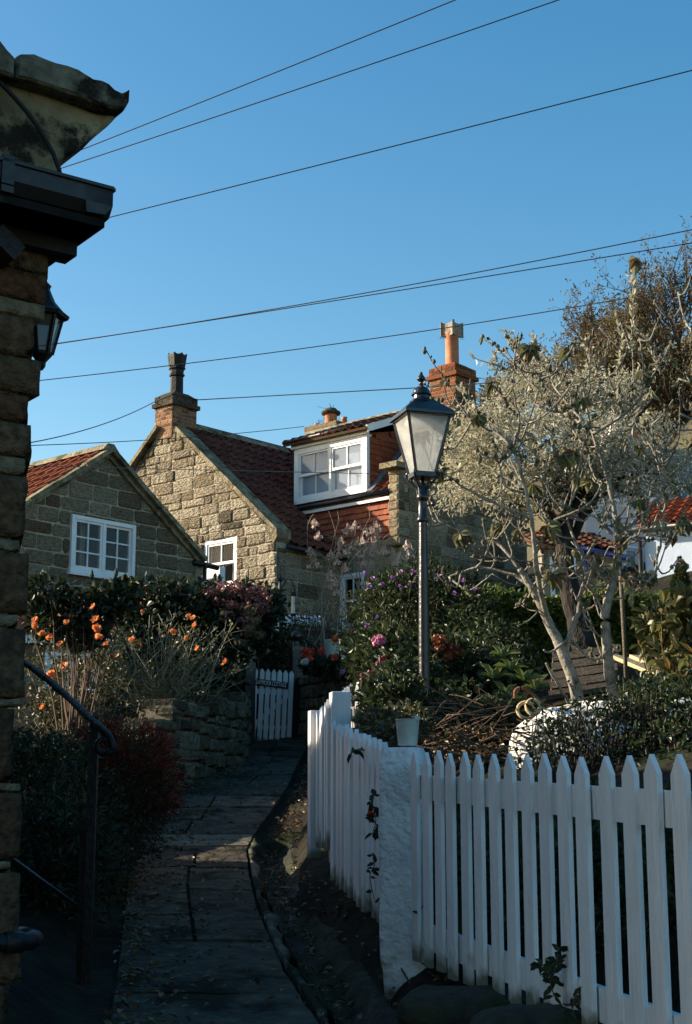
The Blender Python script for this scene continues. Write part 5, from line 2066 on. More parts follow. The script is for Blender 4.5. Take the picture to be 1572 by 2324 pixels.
# red-leaved heather spilling on to the path
b0 = P(240, 2010, 10.6)
b0 = A(b0[0], b0[1], zp(10.6) - .05)
bl = [(P(250, 1800, 10.8), (.42, .5, .42), 1.0), (P(300, 1780, 11.2), (.30, .4, .36), .8), (P(210, 1900, 10.3), (.42, .45, .36), .8), (P(305, 1860, 10.8), (.22, .4, .30), .5), (P(270, 1720, 11.2), (.30, .4, .22), .5)]
hb = thing("heather_bush", "rounded dark heather bush with reddish tips spilling over the left of the path", "bush", b0)
mb = MB()
foliage(mb, bl, 12000, (.02, .05), .22, .35, 150, .16, .2, .9, .5)
sub(hb, "foliage", mb, l_dark)
mb = MB()
foliage(mb, [(P(290, 1770, 10.9), (.40, .42, .36), 1.0), (P(265, 1720, 11.0), (.34, .4, .26), .6)], 6500, (.025, .06), .2, .72, 110, .10, .3, 1.0, .4)
sub(hb, "red_tips", mb, l_redheath)

# dark undergrowth in the corner under the handrail
b1 = P(110, 2000, 9.0)
leafy("evergreen_shrub", "nearly black evergreen shrub in the shade behind the iron handrail", "shrub", A(b1[0], b1[1], zp(9) - .05),
      [(P(95, 1840, 9.4), (.42, .4, .42), 1), (P(60, 1930, 8.6), (.40, .4, .3), .8), (P(150, 1950, 8.9), (.32, .4, .3), .7), (P(90, 1740, 10), (.3, .4, .2), .5)], 7000, (.03, .08), l_dark, .3, 20, kw=dict(clumps=90))

# the two rose bushes
pix = lambda x, y: (x * .3327, 1278 + y * .3327)
ros = [(900, 280), (975, 265), (970, 340), (780, 305), (930, 180), (1320, 380), (1332, 432), (1275, 515), (905, 530), (1355, 585), (1540, 680), (815, 635), (1285, 365), (1180, 480), (940, 545)]
rosl = [(660, 395), (655, 455), (460, 410), (240, 440), (420, 555), (435, 705), (350, 770), (345, 515), (300, 985), (640, 300), (285, 490), (250, 395), (725, 555), (680, 515)]
for (lab, bx_, Y_, fl, cx, fan) in (("fan-stemmed bush of bare pale stems with orange roses, right of the porch window", 345, 17.3, ros, 410, (240, 560)), ("taller leafy rose bush with orange roses in front of the porch window", 165, 13.6, rosl, 170, (70, 300))):
    q = P(bx_, 1690 if cx < 300 else 1640, Y_)
    base = A(q[0], q[1], q[2])
    t = thing("rose_bush", lab, "rose bush", base)
    mb = MB()
    pts = []
    for k in range(90 if cx > 300 else 20):
        px_ = rng.uniform(*fan)
        py_ = rng.uniform(1385, 1540) + abs(px_ - cx) * .12
        e = P(px_, py_, Y_ + rng.uniform(-.5, .5))
        b_ = base + A(rng.normal() * .12, rng.normal() * .15, -.15)
        mid = (b_ + e) / 2 + rng.normal(size=3) * .13
        o2 = branch(mb, [b_, b_ + (mid - b_) * .5 + rng.normal(size=3) * .03, mid, e], .006, .0028, 4, sub=3, wob=.008)
        pts.append(e)
        for _ in range(11 if cx > 300 else 8):
            f = rng.integers(3, len(o2) - 1)
            s_ = o2[f]
            e2 = s_ + unit(unit(e - b_) * .7 + rng.normal(size=3) * .75) * rng.uniform(.10, .36)
            branch(mb, [s_, (s_ + e2) / 2 + rng.normal(size=3) * .02, e2], .0032, .0015, 3, sub=3)
            pts.append(e2)
    sub(t, "stems", mb, m_palestem)
    mb = MB()
    pts = np.array(pts)
    k = rng.integers(0, len(pts), 3000)
    p = pts[k] + rng.normal(size=(len(k), 3)) * .06
    mb.leaves(p, rng.normal(size=p.shape) + A(0, 0, .1), A(0, 0, 1) + rng.normal(size=p.shape) * .7, rng.uniform(.03, .065, len(k)), rng.uniform(.018, .035, len(k)))
    sub(t, "leaves", mb, l_olive)
    for (x, y) in fl:
        x, y = pix(x, y)
        p = P(x, y, (Y_ - .55 if cx > 300 else 12.25) + rng.uniform(-.15, .1))
        sub(t, "rose", flower_mb(p, .062 * rng.uniform(.7, 1.1), 11), p_orange)
        mb2 = MB()
# dark broad leaves on the taller rose
q = P(165, 1690, 12.6)
t = leafy("rose_bush", "dark broad-leaved climbing rose with buds, against the stone cottage wall", "rose bush", A(q[0], q[1], 2.3),
          [(P(150, 1400, 12.8), (.42, .3, .22), 1), (P(250, 1370, 12.9), (.28, .3, .17), .8), (P(110, 1350, 12.7), (.25, .25, .16), .5), (P(265, 1345, 13), (.2, .2, .12), .4), (P(190, 1440, 12.8), (.22, .25, .12), .3)], 1150, (.07, .12), l_dark, .6, 26, kw=dict(shell=.2, upb=.0, rnd=1.0))
mb = MB()
for (x0, y0, x1, y1) in ((255, 1370, 264, 1303), (235, 1372, 209, 1308), (110, 1350, 95, 1310)):
    branch(mb, [P(x0, y0, 12.9), P((x0 + x1) / 2 + 5, (y0 + y1) / 2, 12.9), P(x1, y1, 12.9)], .006, .004, 5)
    e = P(x1, y1, 12.9)
    mb.lathe(e - UP * .02, [(.004, -.01), (.018, .01), (.02, .03), (.012, .06), (.002, .085)], 8)
sub(t, "bud", mb, l_dark)

# dark hydrangea hedge under the gable window
q = P(480, 1560, 19.0)
t = leafy("hydrangea_hedge", "dark hydrangea hedge with dried dusty pink flower heads below the sunlit gable", "hedge", A(q[0], q[1], 2.7),
          [(P(420, 1430, 19.2), (.62, .6, .55), 1), (P(525, 1415, 19.6), (.48, .6, .48), 1), (P(345, 1400, 18.8), (.4, .5, .40), .8), (P(585, 1440, 21.5), (.35, .4, .42), .6), (P(455, 1520, 18.9), (.5, .5, .45), .9), (P(330, 1450, 18.6), (.45, .5, .45), .6), (P(590, 1380, 19.6), (.3, .4, .25), .4)], 9500, (.07, .14), l_dark, .55, 24, kw=dict(clumps=120, spread=.14))
hp_ = [(350, 1345), (372, 1348), (395, 1340), (405, 1338), (520, 1345), (548, 1338), (562, 1350), (575, 1342), (500, 1362), (528, 1372), (550, 1378), (575, 1368), (585, 1392), (560, 1405), (515, 1400), (600, 1355), (540, 1330), (508, 1332), (590, 1340), (598, 1380), (330, 1350), (420, 1352), (480, 1345), (565, 1425), (545, 1448)]
heads(t, [P(x, y, 18.75 + .3 * rng.random()) for x, y in hp_], .10, p_dusty, 70, .045)
heads(t, [P(x, y, 18.7) for x, y in ((570, 1385), (582, 1410), (568, 1430), (590, 1440), (545, 1460))], .09, l_brown, 60, .045)

# dim planting that fills the garden behind the gate
q = P(590, 1600, 21.0)
t = leafy("leafy_bush", "dim leafy bush with small orange blooms behind the white gate", "bush", A(q[0], q[1], 2.6), [(P(570, 1520, 21.2), (.55, .5, .5), 1), (P(640, 1500, 21.5), (.4, .5, .55), 1), (P(500, 1560, 20.5), (.45, .5, .5), .8), (P(610, 1580, 21.2), (.5, .4, .35), .6), (P(460, 1600, 19.6), (.4, .4, .3), .5)], 5200, (.05, .11), l_shrub, .5, 20, kw=dict(clumps=90))
heads(t, [P(x, y, 20.7) for x, y in ((546, 1472), (553, 1488), (606, 1478), (1, 1))[:3]], .035, p_orange, 14, .05, "flower")
q = P(780, 1500, 22.5)
leafy("bare_shrub", "tangle of bare brown twigs in front of the shaded house wall", "shrub", A(q[0], q[1], 3.2), [(P(760, 1400, 22.6), (.7, .5, .42), 1), (P(690, 1430, 22.3), (.4, .4, .3), .6), (P(830, 1420, 22), (.4, .4, .35), .6)], 2200, (.03, .06), l_brown, .4, 190, kw=dict(shell=.3))

# hanging basket of red geraniums on the planter wall
q = P(750, 1535, 19.4)
t = leafy("geranium_planting", "row of geraniums with red and white blooms on top of the mossy planter wall", "geraniums", A(q[0], q[1], q[2]), [(P(715, 1512, 19.4), (.22, .2, .13), 1), (P(765, 1510, 19.2), (.2, .2, .12), 1), (P(800, 1525, 19), (.2, .2, .12), .8)], 1500, (.04, .07), l_shrub, .8, 12, kw=dict(shell=.3))
z7 = lambda x, y: (523 + x * .3327, 1278 + y * .3327)
for (x, y) in ((518, 597), (555, 608), (625, 602), (497, 620), (540, 652), (710, 643), (718, 518), (842, 700)):
    sub(t, "red_bloom", head_mb(P(*z7(x, y), 18.95), .05, 30, .05), p_red)
for (x, y) in ((505, 675), (515, 668), (800, 598), (788, 645), (816, 662)):
    sub(t, "white_bloom", head_mb(P(*z7(x, y), 18.9), .045, 26, .045), p_white)
sub(t, "magenta_bloom", head_mb(P(*z7(768, 742), 18.8), .04, 24, .045), p_pink)
q = P(756, 1485, 19.9)
mb = MB()
mb.lathe(A(q[0], q[1], P(756, 1512, 19.9)[2]), [(.07, 0), (.075, .05), (.10, .34), (.105, .36)], 14)
o = mb.build("flower_pot", m_bucket, None, True)
tag(o, "tall grey flower pot standing among the geraniums", "flower pot")

# sloping iron railing on the steps behind
q = P(740, 1470, 20.8)
t = thing("stair_railing", "dark iron railing sloping down beside steps behind the geraniums", "railing", q)
mb = MB()
for (xa, ya, xb, yb) in ((662, 1425, 735, 1485), (790, 1463, 860, 1500)):
    mb.tube([P(xa, ya, 20.8), P(xb, yb, 20.6)], .018, 6)
    mb.tube([P(xa, ya + 55, 20.8), P(xb, yb + 45, 20.6)], .012, 6)
sub(t, "handrail", mb, m_iron)
for (xa, ya, xb, yb, n) in ((662, 1425, 735, 1485, 9), (790, 1463, 860, 1500, 9)):
    for k in range(n):
        f = k / (n - 1)
        x, y = xa + (xb - xa) * f, ya + (yb - ya) * f
        sub(t, "baluster", MB().tube([P(x, y, 20.8 - .2 * f), P(x, y + 52, 20.8 - .2 * f)], .009, 5), m_iron)

# white sheet of a cold frame below the wall
mb = MB()
mb.box(P(690, 1408, 23.2), A(.33, .05, .0), A(-.05, .3, .1), A(0, 0, .02))
mb.box(P(690, 1420, 23.25), A(.30, .05, 0), A(-.04, .25, 0), A(0, 0, .10))
o = mb.build("cold_frame", m_white)
tag(o, "pale flat-topped cold frame in the garden behind the bird feeders", "cold frame")

# bird feeder stand
fb = P(607, 1560, 21.0)
t = thing("feeder_stand", "slender iron pole with curled hooks carrying bird feeders", "bird feeder stand", fb)
Y_ = 21.0
mb = MB()
for (xp, top, arms) in ((610, 1360, ((610, 1375, 582, 1365, -1), (610, 1375, 634, 1380, 1))), (637, 1320, ((637, 1352, 614, 1340, -1), (637, 1345, 668, 1334, 1)))):
    mb.tube([P(xp - 1, 1560, Y_), P(xp, top, Y_)], .013, 6)
    for (xa, ya, xb, yb, sgn) in arms:
        pa, pb = P(xa, ya + 14, Y_), P(xb, yb + 14, Y_)
        w_ = pb - pa
        pts = [pa, pa + w_ * .05 + UP * .10, pa + w_ * .25 + UP * .20, pa + w_ * .55 + UP * .25, pa + w_ * .85 + UP * .20, pb + UP * .08, pb]
        branch(mb, pts, .010, .008, 6, sub=3)
        pts = [pa + UP * .0, pa + UP * .05 - w_ * .1, pa + UP * .02 - w_ * .22, pa - UP * .05 - w_ * .12]
        branch(mb, pts, .008, .006, 6, sub=3)
mb.lathe(P(637, 1320, Y_), [(.012, 0), (.03, .02), (.03, .045), (.008, .08), (.002, .12)], 8)
sub(t, "pole", mb, m_iron, True)
for lab, x, ytop, ybot, cap_ in (("left bird feeder, a plain pale tube hanging from the iron stand", 582.5, 1366, 1398, 0), ("middle bird feeder, hanging lowest on the iron stand", 630, 1384, 1438, 1), ("right bird feeder with a dark domed cap, hanging highest on the iron stand", 666, 1350, 1398, 1)):
    q = P(x, ybot, Y_)
    f = thing("bird_feeder", lab, "bird feeder", q, "bird feeders on the iron stand")
    h_ = P(x, ytop, Y_)[2] - q[2]
    mb = MB()
    mb.lathe(q, [(.03, .03), (.03, h_)], 10)
    sub(f, "seed_tube", mb, glass_mat("feeder_tube", (.42, .40, .33), .8))
    mb = MB()
    mb.lathe(q, [(.036, 0), (.04, .01), (.034, .035)], 10)
    mb.lathe(q + UP * h_, [(.042, -.02), (.044, .0), (.035, .03), (.012, .045)], 10)
    for k in (.25, .6):
        mb.tube([q + A(-.06, 0, h_ * k), q + A(.06, 0, h_ * k)], .004, 4)
    mb.tube([q + A(-.035, 0, h_ - .01), q + A(-.036, 0, h_ + .08), q + A(-.015, 0, h_ + .14), q + A(.015, 0, h_ + .14), q + A(.036, 0, h_ + .08), q + A(.035, 0, h_ - .01)], .004, 5)
    sub(f, "holder", mb, m_iron, True)

# viburnum with papery flower clusters in front of the tiled wall
q = P(712, 1440, 21.0)
t = thing("viburnum", "bare twiggy viburnum with drooping pale flower clusters in front of the red tiles", "shrub", A(q[0], q[1], 3.0))
mb = MB()
base = P(715, 1440, 21)
tipsv = []
for (x, y) in ((745, 1155), (700, 1180), (770, 1180), (792, 1290), (840, 1175), (862, 1230), (880, 1290), (820, 1250), (762, 1290), (748, 1330), (848, 1300), (808, 1190), (735, 1260), (900, 1330), (870, 1190), (778, 1235)):
    e = P(x, y, 21 + rng.uniform(-.5, .5))
    b_ = base + A(rng.normal() * .1, rng.normal() * .1, -.3)
    if x > 800:
        b_ = P(812, 1420, 21)
    o2 = branch(mb, [b_, b_ + (e - b_) * .4 + A(rng.normal() * .08, 0, .05), b_ + (e - b_) * .75 + A(rng.normal() * .07, 0, .04), e], .010, .004, 5, sub=4)
    for _ in range(4):
        s_ = o2[rng.integers(5, len(o2))]
        e2 = s_ + A(rng.normal() * .14, rng.normal() * .1, rng.uniform(.02, .2))
        branch(mb, [s_, (s_ + e2) / 2 + A(0, 0, .03), e2], .006, .003, 4, sub=3)
        tipsv.append(e2)
sub(t, "stems", mb, m_paletwig)
zc = lambda x, y: (581 + x * .3327, 814 + y * .3327)
fl = [(400, 1100), (435, 1180), (625, 1130), (680, 1110), (755, 1160), (790, 1150), (825, 1115), (585, 1220), (660, 1250), (730, 1215), (790, 1220), (830, 1190), (570, 1290), (620, 1300), (700, 1310), (760, 1290), (800, 1280), (740, 1370), (610, 1400), (510, 1310), (550, 1350), (515, 1450), (545, 1470), (410, 1370), (370, 1290), (540, 1560), (520, 1510), (1030, 1240), (1040, 1310), (990, 1330), (880, 1280), (700, 1220)]
for (x, y) in fl:
    p = P(*zc(x, y), 20.8 + rng.uniform(-.3, .3))
    mb = MB()
    for k in range(9):
        e = p + A(rng.normal() * .035, rng.normal() * .035, -.09 + rng.normal() * .015)
        mb.tube([p + A(0, 0, .02), (p + e) / 2 + A(rng.normal() * .015, 0, .02), e], .003, 3)
        mb.leaves(np.repeat(e[None], 4, 0), rng.normal(size=(4, 3)), rng.normal(size=(4, 3)), np.full(4, .04), np.full(4, .03))
    sub(t, "flower_cluster", mb, p_blush)

# rhododendron-like bush with mauve flowers by the lamp
q = P(905, 1560, 13.8)
t = leafy("flowering_shrub", "big dark shrub with small mauve flowers behind the lamp post", "shrub", A(q[0], q[1], 2.2),
          [(P(885, 1400, 14.8), (.35, .5, .42), 1), (P(940, 1360, 14.6), (.42, .5, .38), 1), (P(1010, 1400, 14.5), (.4, .5, .42), 1), (P(1060, 1440, 14), (.35, .5, .38), .8), (P(880, 1480, 14.2), (.4, .5, .42), .8), (P(1040, 1360, 14.8), (.35, .4, .2), .3)], 9500, (.03, .085), l_shrub, .42, 120, kw=dict(clumps=110, spread=.14, shell=.3))
for (x, y) in ((745, 1470), (860, 1540), (985, 1560), (1045, 1550), (1090, 1465), (1105, 1605), (760, 1825), (985, 1465), (770, 1560), (830, 1770), (1355, 1605), (1420, 1515), (1350, 1680), (1505, 1575), (1330, 1540), (1250, 1490), (1075, 1455), (1310, 1700), (800, 1500), (930, 1500)):
    p = P(*zc(x, y), 14.05 + rng.uniform(-.15, .15))
    mb = MB()
    fm = flower_mb(p, .042, 7)
    mb.add(fm.V[0], fm.F[4][0])
    sub(t, "flower", mb, p_mauve)

# pink hydrangea and the leafy bank beside the lamp
q = P(905, 1620, 11.3)
t = leafy("hydrangea", "dark leafy hydrangea with one bright pink flower head, left of the lamp post", "hydrangea", A(q[0], q[1], 1.7),
          [(P(880, 1520, 11.8), (.26, .35, .26), 1), (P(930, 1560, 11.4), (.25, .35, .25), 1), (P(860, 1590, 11.5), (.2, .3, .2), .8), (P(900, 1490, 12.2), (.3, .35, .2), .7)], 3600, (.05, .095), l_shrub, .55, 40, kw=dict(clumps=90, shell=.35))
sub(t, "pink_head", head_mb(P(860, 1454, 11.6), .058, 110, .034), p_pink)
heads(t, [P(x, y, 11.3) for x, y in ((875, 1497), (868, 1508), (832, 1535), (845, 1532), (822, 1575), (825, 1562), (818, 1582))], .05, p_maroon, 70, .03)

q = P(1040, 1640, 11.6)
t = leafy("hydrangea", "dark hydrangea with rusty faded heads, right of the lamp post", "hydrangea", A(q[0], q[1], 1.9),
          [(P(1040, 1530, 12.2), (.3, .4, .3), 1), (P(1100, 1570, 12), (.35, .4, .3), 1), (P(1130, 1500, 12.6), (.3, .4, .3), .7), (P(1010, 1590, 11.8), (.2, .3, .2), .6)], 4200, (.05, .10), l_shrub, .5, 50, kw=dict(clumps=90, shell=.4))
heads(t, [P(x, y, 11.75) for x, y in ((996, 1452), (1010, 1462), (1028, 1472), (1042, 1480), (1020, 1488), (1000, 1470), (1085, 1560), (1110, 1590), (1075, 1620))], .055, p_rusty, 70, .032)
mb = MB()                                   # big bright-edged leaves catching the light
for (x, y, dx) in ((1160, 1520, 0), (1190, 1545, 18), (1140, 1490, -8), (1120, 1540, -25), (1215, 1565, 20), (1150, 1580, -14), (1180, 1600, 10)):
    p = P(x, y, 11.2)
    d = A(dx * .02 + rng.normal() * .3, -.3, .6 + rng.normal() * .3)
    n_ = 4
    dirs = np.array([A(math.cos(a) * .8, -.3 + .3 * math.sin(a), .45 + .4 * math.sin(a)) for a in np.linspace(-.3, 3.4, n_)])
    mb.leaves(np.repeat(p[None], n_, 0), dirs, np.repeat(A(0, -.5, .9)[None], n_, 0), rng.uniform(.11, .16, n_), rng.uniform(.06, .08, n_))
sub(t, "large_leaves", mb, l_hedge)

# leaves and brushwood between post and pillar
q = P(880, 1690, 9.6)
leafy("laurel_shrub", "glossy bright-edged laurel shrub growing behind the tall white post", "shrub", A(q[0], q[1], 1.6),
      [(P(880, 1600, 10.2), (.2, .2, .16), 1), (P(860, 1570, 10.4), (.16, .2, .12), .6), (P(905, 1545, 10.6), (.16, .2, .16), .6), (P(925, 1590, 10.2), (.14, .2, .16), .6)], 900, (.06, .10), l_shrub, .42, 26, kw=dict(shell=.3, upb=.4))
q = P(900, 1690, 8.8)
leafy("variegated_shrub", "low pale-leaved shrub behind the fence, left of the bucket", "shrub", A(q[0], q[1], 1.5),
      [(P(860, 1650, 9.0), (.14, .2, .12), 1), (P(920, 1640, 9.2), (.2, .2, .12), 1), (P(885, 1670, 8.8), (.16, .2, .10), .8)], 1500, (.03, .06), l_olive, .5, 20, kw=dict(shell=.3))
q = P(1000, 1640, 10.2)
leafy("green_shrub", "dark green leafy shrub at the foot of the lamp post, above the cut branches", "shrub", A(q[0], q[1], 1.6),
      [(P(960, 1640, 10.3), (.2, .25, .16), 1), (P(1060, 1610, 10.4), (.3, .3, .16), 1), (P(1150, 1630, 10.3), (.25, .3, .16), .9)], 2200, (.04, .075), l_shrub, .5, 40, kw=dict(shell=.25, clumps=60))
q = P(1060, 1700, 9.3)
t = thing("brushwood", "heap of cut brown branches behind the fence beside the bucket", "brushwood", A(q[0], q[1], 1.5))
mb = MB()
for k in range(85):
    x0, y0 = rng.uniform(950, 1190), rng.uniform(1600, 1735)
    a_ = P(x0, y0, 9.3 + rng.uniform(-.5, .6))
    d_ = unit(A(rng.choice([-1, 1]) * rng.uniform(.4, 1), rng.normal() * .4, rng.uniform(-.45, .5)))
    l_ = rng.uniform(.15, .6)
    branch(mb, [a_, a_ + d_ * l_ * .5 + rng.normal(size=3) * .025, a_ + d_ * l_ + rng.normal(size=3) * .03], rng.uniform(.003, .008), .002, 5, sub=3)
sub(t, "twigs", mb, m_twig)
mb = MB()
foliage(mb, [(P(1060, 1690, 9.6), (.35, .3, .14), 1)], 260, (.03, .07), .4, .2, 0)
sub(t, "dead_leaves", mb, l_litter)

# ------------------------------------------------------------------ laurel hedge, bench, dark silver-leaved tree
q = P(1270, 1560, 14.9)
t = thing("laurel_hedge", "clipped laurel hedge with a sunlit yellow-green top across the right garden", "hedge", A(q[0], q[1], 2.4))
mb = MB()
x0, x1 = P(1080, 1400, 16)[0], P(1600, 1400, 16)[0]
n = 17000
p = np.stack([rng.uniform(x0, x1, n), rng.uniform(15.6, 16.7, n), np.zeros(n)], 1)
zt_ = P(1270, 1378, 15.6)[2]
u_ = rng.random(n)
p[:, 2] = zt_ - .95 * u_ ** 1.6 + .05 * np.sin(p[:, 0] * 5)
front = rng.random(n) < .55
p[front, 1] = 15.55 + rng.random(front.sum()) * .18
p[~front, 2] = zt_ + .05 * np.sin(p[~front, 0] * 5) + rng.normal(size=(~front).sum()) * .06 + .03
d = A(0, -.4, .55) + rng.normal(size=(n, 3)) * .6
nrm_ = np.where(front[:, None], A(0, -.5, .7), A(-.8, -.2, .4)) + rng.normal(size=(n, 3)) * .55
mb.leaves(p, d, nrm_, rng.uniform(.06, .12, n), rng.uniform(.03, .05, n))
sub(t, "foliage", mb, l_hedge)
mb = MB()
mb.box(A((x0 + x1) / 2, 16.15, zt_ - .75), A((x1 - x0) / 2, 0, 0), A(0, .38, 0), A(0, 0, .62))
sub(t, "branches", mb, m_darkbark)

q = P(1330, 1570, 13.2)
t = thing("garden_bench", "slatted dark wooden bench leaning behind the fig trunks", "bench", A(q[0], q[1], q[2]))
tilt = unit(A(1, .12, .09))
for k in range(5):
    y = 1478 + k * 21
    a_, b_ = P(1255 - k * 2, y + 14, 13.2), P(1410 - k * 4, y - 8, 13.0)
    sub(t, "slat", MB().bar(a_, b_, .03, .065, A(0, 1, 0)), m_wood)
for (x, ya, yb) in ((1262, 1480, 1590), (1398, 1462, 1575)):
    sub(t, "leg", MB().bar(P(x, ya, 13.25), P(x - 6, yb, 13.25), .05, .05), m_wood)
sub(t, "seat", MB().bar(P(1220, 1590, 12.9), P(1400, 1562, 12.7), .35, .04, A(0, 1, 0)), m_wood)

q = P(1350, 1585, 13.4)
tr = thing("silver_tree", "silvery narrow-leaved tree with a dark leaning trunk behind the bare fig", "tree", q)
mb = MB()
trunk = [P(1352, 1600, 13.4), P(1340, 1530, 13.4), P(1315, 1430, 13.5), P(1288, 1320, 13.6), P(1282, 1220, 13.7), P(1290, 1130, 13.8)]
o2 = branch(mb, trunk, .13, .07, 10, wob=.006)
limbs = []
for k in range(16):
    s_ = o2[rng.integers(len(o2) - 9, len(o2))]
    e = P(rng.uniform(1030, 1560), rng.uniform(830, 1150), 13.8 + rng.uniform(-.9, 1.1))
    limbs.append(branch(mb, [s_, s_ + (e - s_) * .35 + A(0, 0, .2), s_ + (e - s_) * .7 + A(0, 0, .1), e], .04, .01, 6, wob=.01))
sub(tr, "trunk", mb, m_darkbark)
mb = MB()
clouds = [(1130, 1010, .42, .34), (1060, 1080, .28, .22), (1230, 930, .50, .34), (1350, 900, .50, .24), (1300, 1020, .62, .40), (1450, 1000, .42, .24), (1190, 1110, .45, .26), (1420, 1080, .50, .30), (1540, 1070, .36, .22), (1100, 960, .25, .22), (1045, 1010, .26, .22), (1040, 1120, .26, .18), (1220, 850, .22, .2), (1430, 880, .20, .14), (1150, 880, .15, .12)]
bl = [(P(x, y, 13.8 + rng.uniform(-.4, .6)), (a, .5, b), a * b) for x, y, a, b in clouds]
n = 19000
p, qn = ellipsoid_pts(bl, n, .35, 520, .085)
d = qn * .4 + A(0, 0, -.25) + rng.normal(size=(n, 3)) * .7
l_ = rng.uniform(.028, .066, n)
mb.leaves(p, d, A(0, -.3, .6) + rng.normal(size=(n, 3)) * .8, l_, l_ * .26, 0, .2)
shoot_twigs = MB()
for (xa, ya, xb, yb, nl) in ((1180, 850, 1072, 812, 60), (1220, 860, 1150, 752, 110), (1120, 830, 1118, 795, 26), (1230, 830, 1212, 765, 50), (1330, 860, 1325, 772, 60), (1430, 800, 1434, 612, 120), (1400, 840, 1398, 715, 60), (1500, 850, 1440, 740, 70), (1270, 850, 1268, 790, 40), (1060, 900, 1045, 880, 24), (1490, 830, 1530, 780, 40), (1360, 840, 1350, 800, 40), (1060, 1000, 1005, 1020, 30), (1060, 1050, 1010, 1075, 30), (1350, 1170, 1410, 1190, 40), (1500, 1180, 1515, 1230, 40)):
    a_, b_ = P(xa, ya, 13.6), P(xb, yb, 13.5)
    mid = (a_ + b_) / 2 + rng.normal(size=3) * .04
    o3 = branch(shoot_twigs, [a_, mid, b_], .008, .003, 5)
    nl = int(nl * .6)
    t_ = rng.random(nl)
    pp = a_ * (1 - t_[:, None]) ** 2 + 2 * mid * (t_ * (1 - t_))[:, None] + b_ * (t_ ** 2)[:, None] + 0
    dd = unit(b_ - a_) + rng.normal(size=(nl, 3)) * .75
    ll = rng.uniform(.05, .09, nl)
    mb.leaves(pp, dd, rng.normal(size=(nl, 3)), ll, ll * .28)
p2, _ = ellipsoid_pts(bl, 700, .2)
for q2 in p2:
    lm = limbs[rng.integers(0, len(limbs))]
    s_ = lm[np.argmin(np.linalg.norm(lm - q2, axis=1))]
    if np.linalg.norm(s_ - q2) < .9:
        branch(shoot_twigs, [s_, (s_ + q2) / 2 + A(0, 0, .06), q2], .006, .002, 3, sub=2)
sub(tr, "crown", mb, l_silver)
sub(tr, "twigs", shoot_twigs, m_paletwig)

# ------------------------------------------------------------------ bare fig tree with pale limbs
q = P(1312, 1592, 11.2)
tr = thing("fig_tree", "nearly leafless fig tree with pale forked limbs beside the lamp post", "tree", q)
mb = MB()
Yf = 11.2
main = [
    ([(1315, 1600), (1300, 1540), (1268, 1460), (1240, 1400), (1205, 1330), (1180, 1290)], .062, .028),
    ([(1284, 1500), (1292, 1450), (1312, 1390), (1318, 1350), (1330, 1310), (1322, 1250)], .028, .016),
    ([(1400, 1590), (1383, 1530), (1376, 1440), (1374, 1390), (1392, 1320), (1408, 1240), (1404, 1190)], .056, .032),
    ([(1243, 1400), (1226, 1340), (1216, 1270), (1208, 1180), (1180, 1060), (1155, 1000)], .030, .012),
    ([(1404, 1200), (1390, 1130), (1372, 1060), (1340, 960), (1322, 870)], .026, .008),
    ([(1400, 1210), (1440, 1185), (1490, 1140), (1510, 1090), (1505, 1030)], .022, .010),
    ([(1204, 1330), (1150, 1300), (1080, 1290), (1020, 1310)], .020, .009),
    ([(1180, 1290), (1140, 1240), (1090, 1215), (1030, 1200), (985, 1180)], .018, .007),
    ([(1214, 1260), (1250, 1190), (1310, 1160), (1350, 1150)], .020, .008),
    ([(1208, 1180), (1140, 1150), (1060, 1110), (1005, 1070)], .016, .006),
    ([(1160, 1010), (1120, 980), (1075, 955), (1045, 930), (1036, 900)], .015, .006),
    ([(1165, 1015), (1180, 960), (1165, 880), (1170, 830)], .014, .005),
    ([(1170, 1030), (1200, 960), (1225, 880), (1230, 850)], .013, .005),
    ([(1342, 970), (1300, 930), (1262, 880), (1240, 840)], .014, .005),
    ([(1346, 985), (1410, 945), (1455, 900), (1460, 840), (1452, 770)], .017, .006),
    ([(1322, 1260), (1290, 1180), (1300, 1100), (1280, 1040)], .014, .005),
    ([(1330, 1310), (1362, 1290), (1385, 1240), (1430, 1210)], .012, .005),
    ([(1505, 1100), (1506, 1180), (1495, 1260), (1480, 1310), (1440, 1345)], .013, .006),
    ([(1374, 1400), (1340, 1330), (1290, 1290), (1200, 1275), (1130, 1265)], .014, .005),
    ([(1408, 1230), (1360, 1180), (1320, 1160), (1270, 1150)], .013, .005),
    ([(1500, 1050), (1470, 1000), (1440, 960), (1430, 920)], .012, .005),
    ([(1508, 1060), (1535, 1010), (1545, 940), (1540, 860)], .012, .004),
    ([(1290, 1450), (1250, 1480), (1235, 1475)], .014, .008),
    ([(1296, 1600), (1270, 1560), (1240, 1505)], .018, .012),
    ([(1572, 760), (1548, 700), (1538, 650)], .012, .006),
]
tips = []
nodes = []
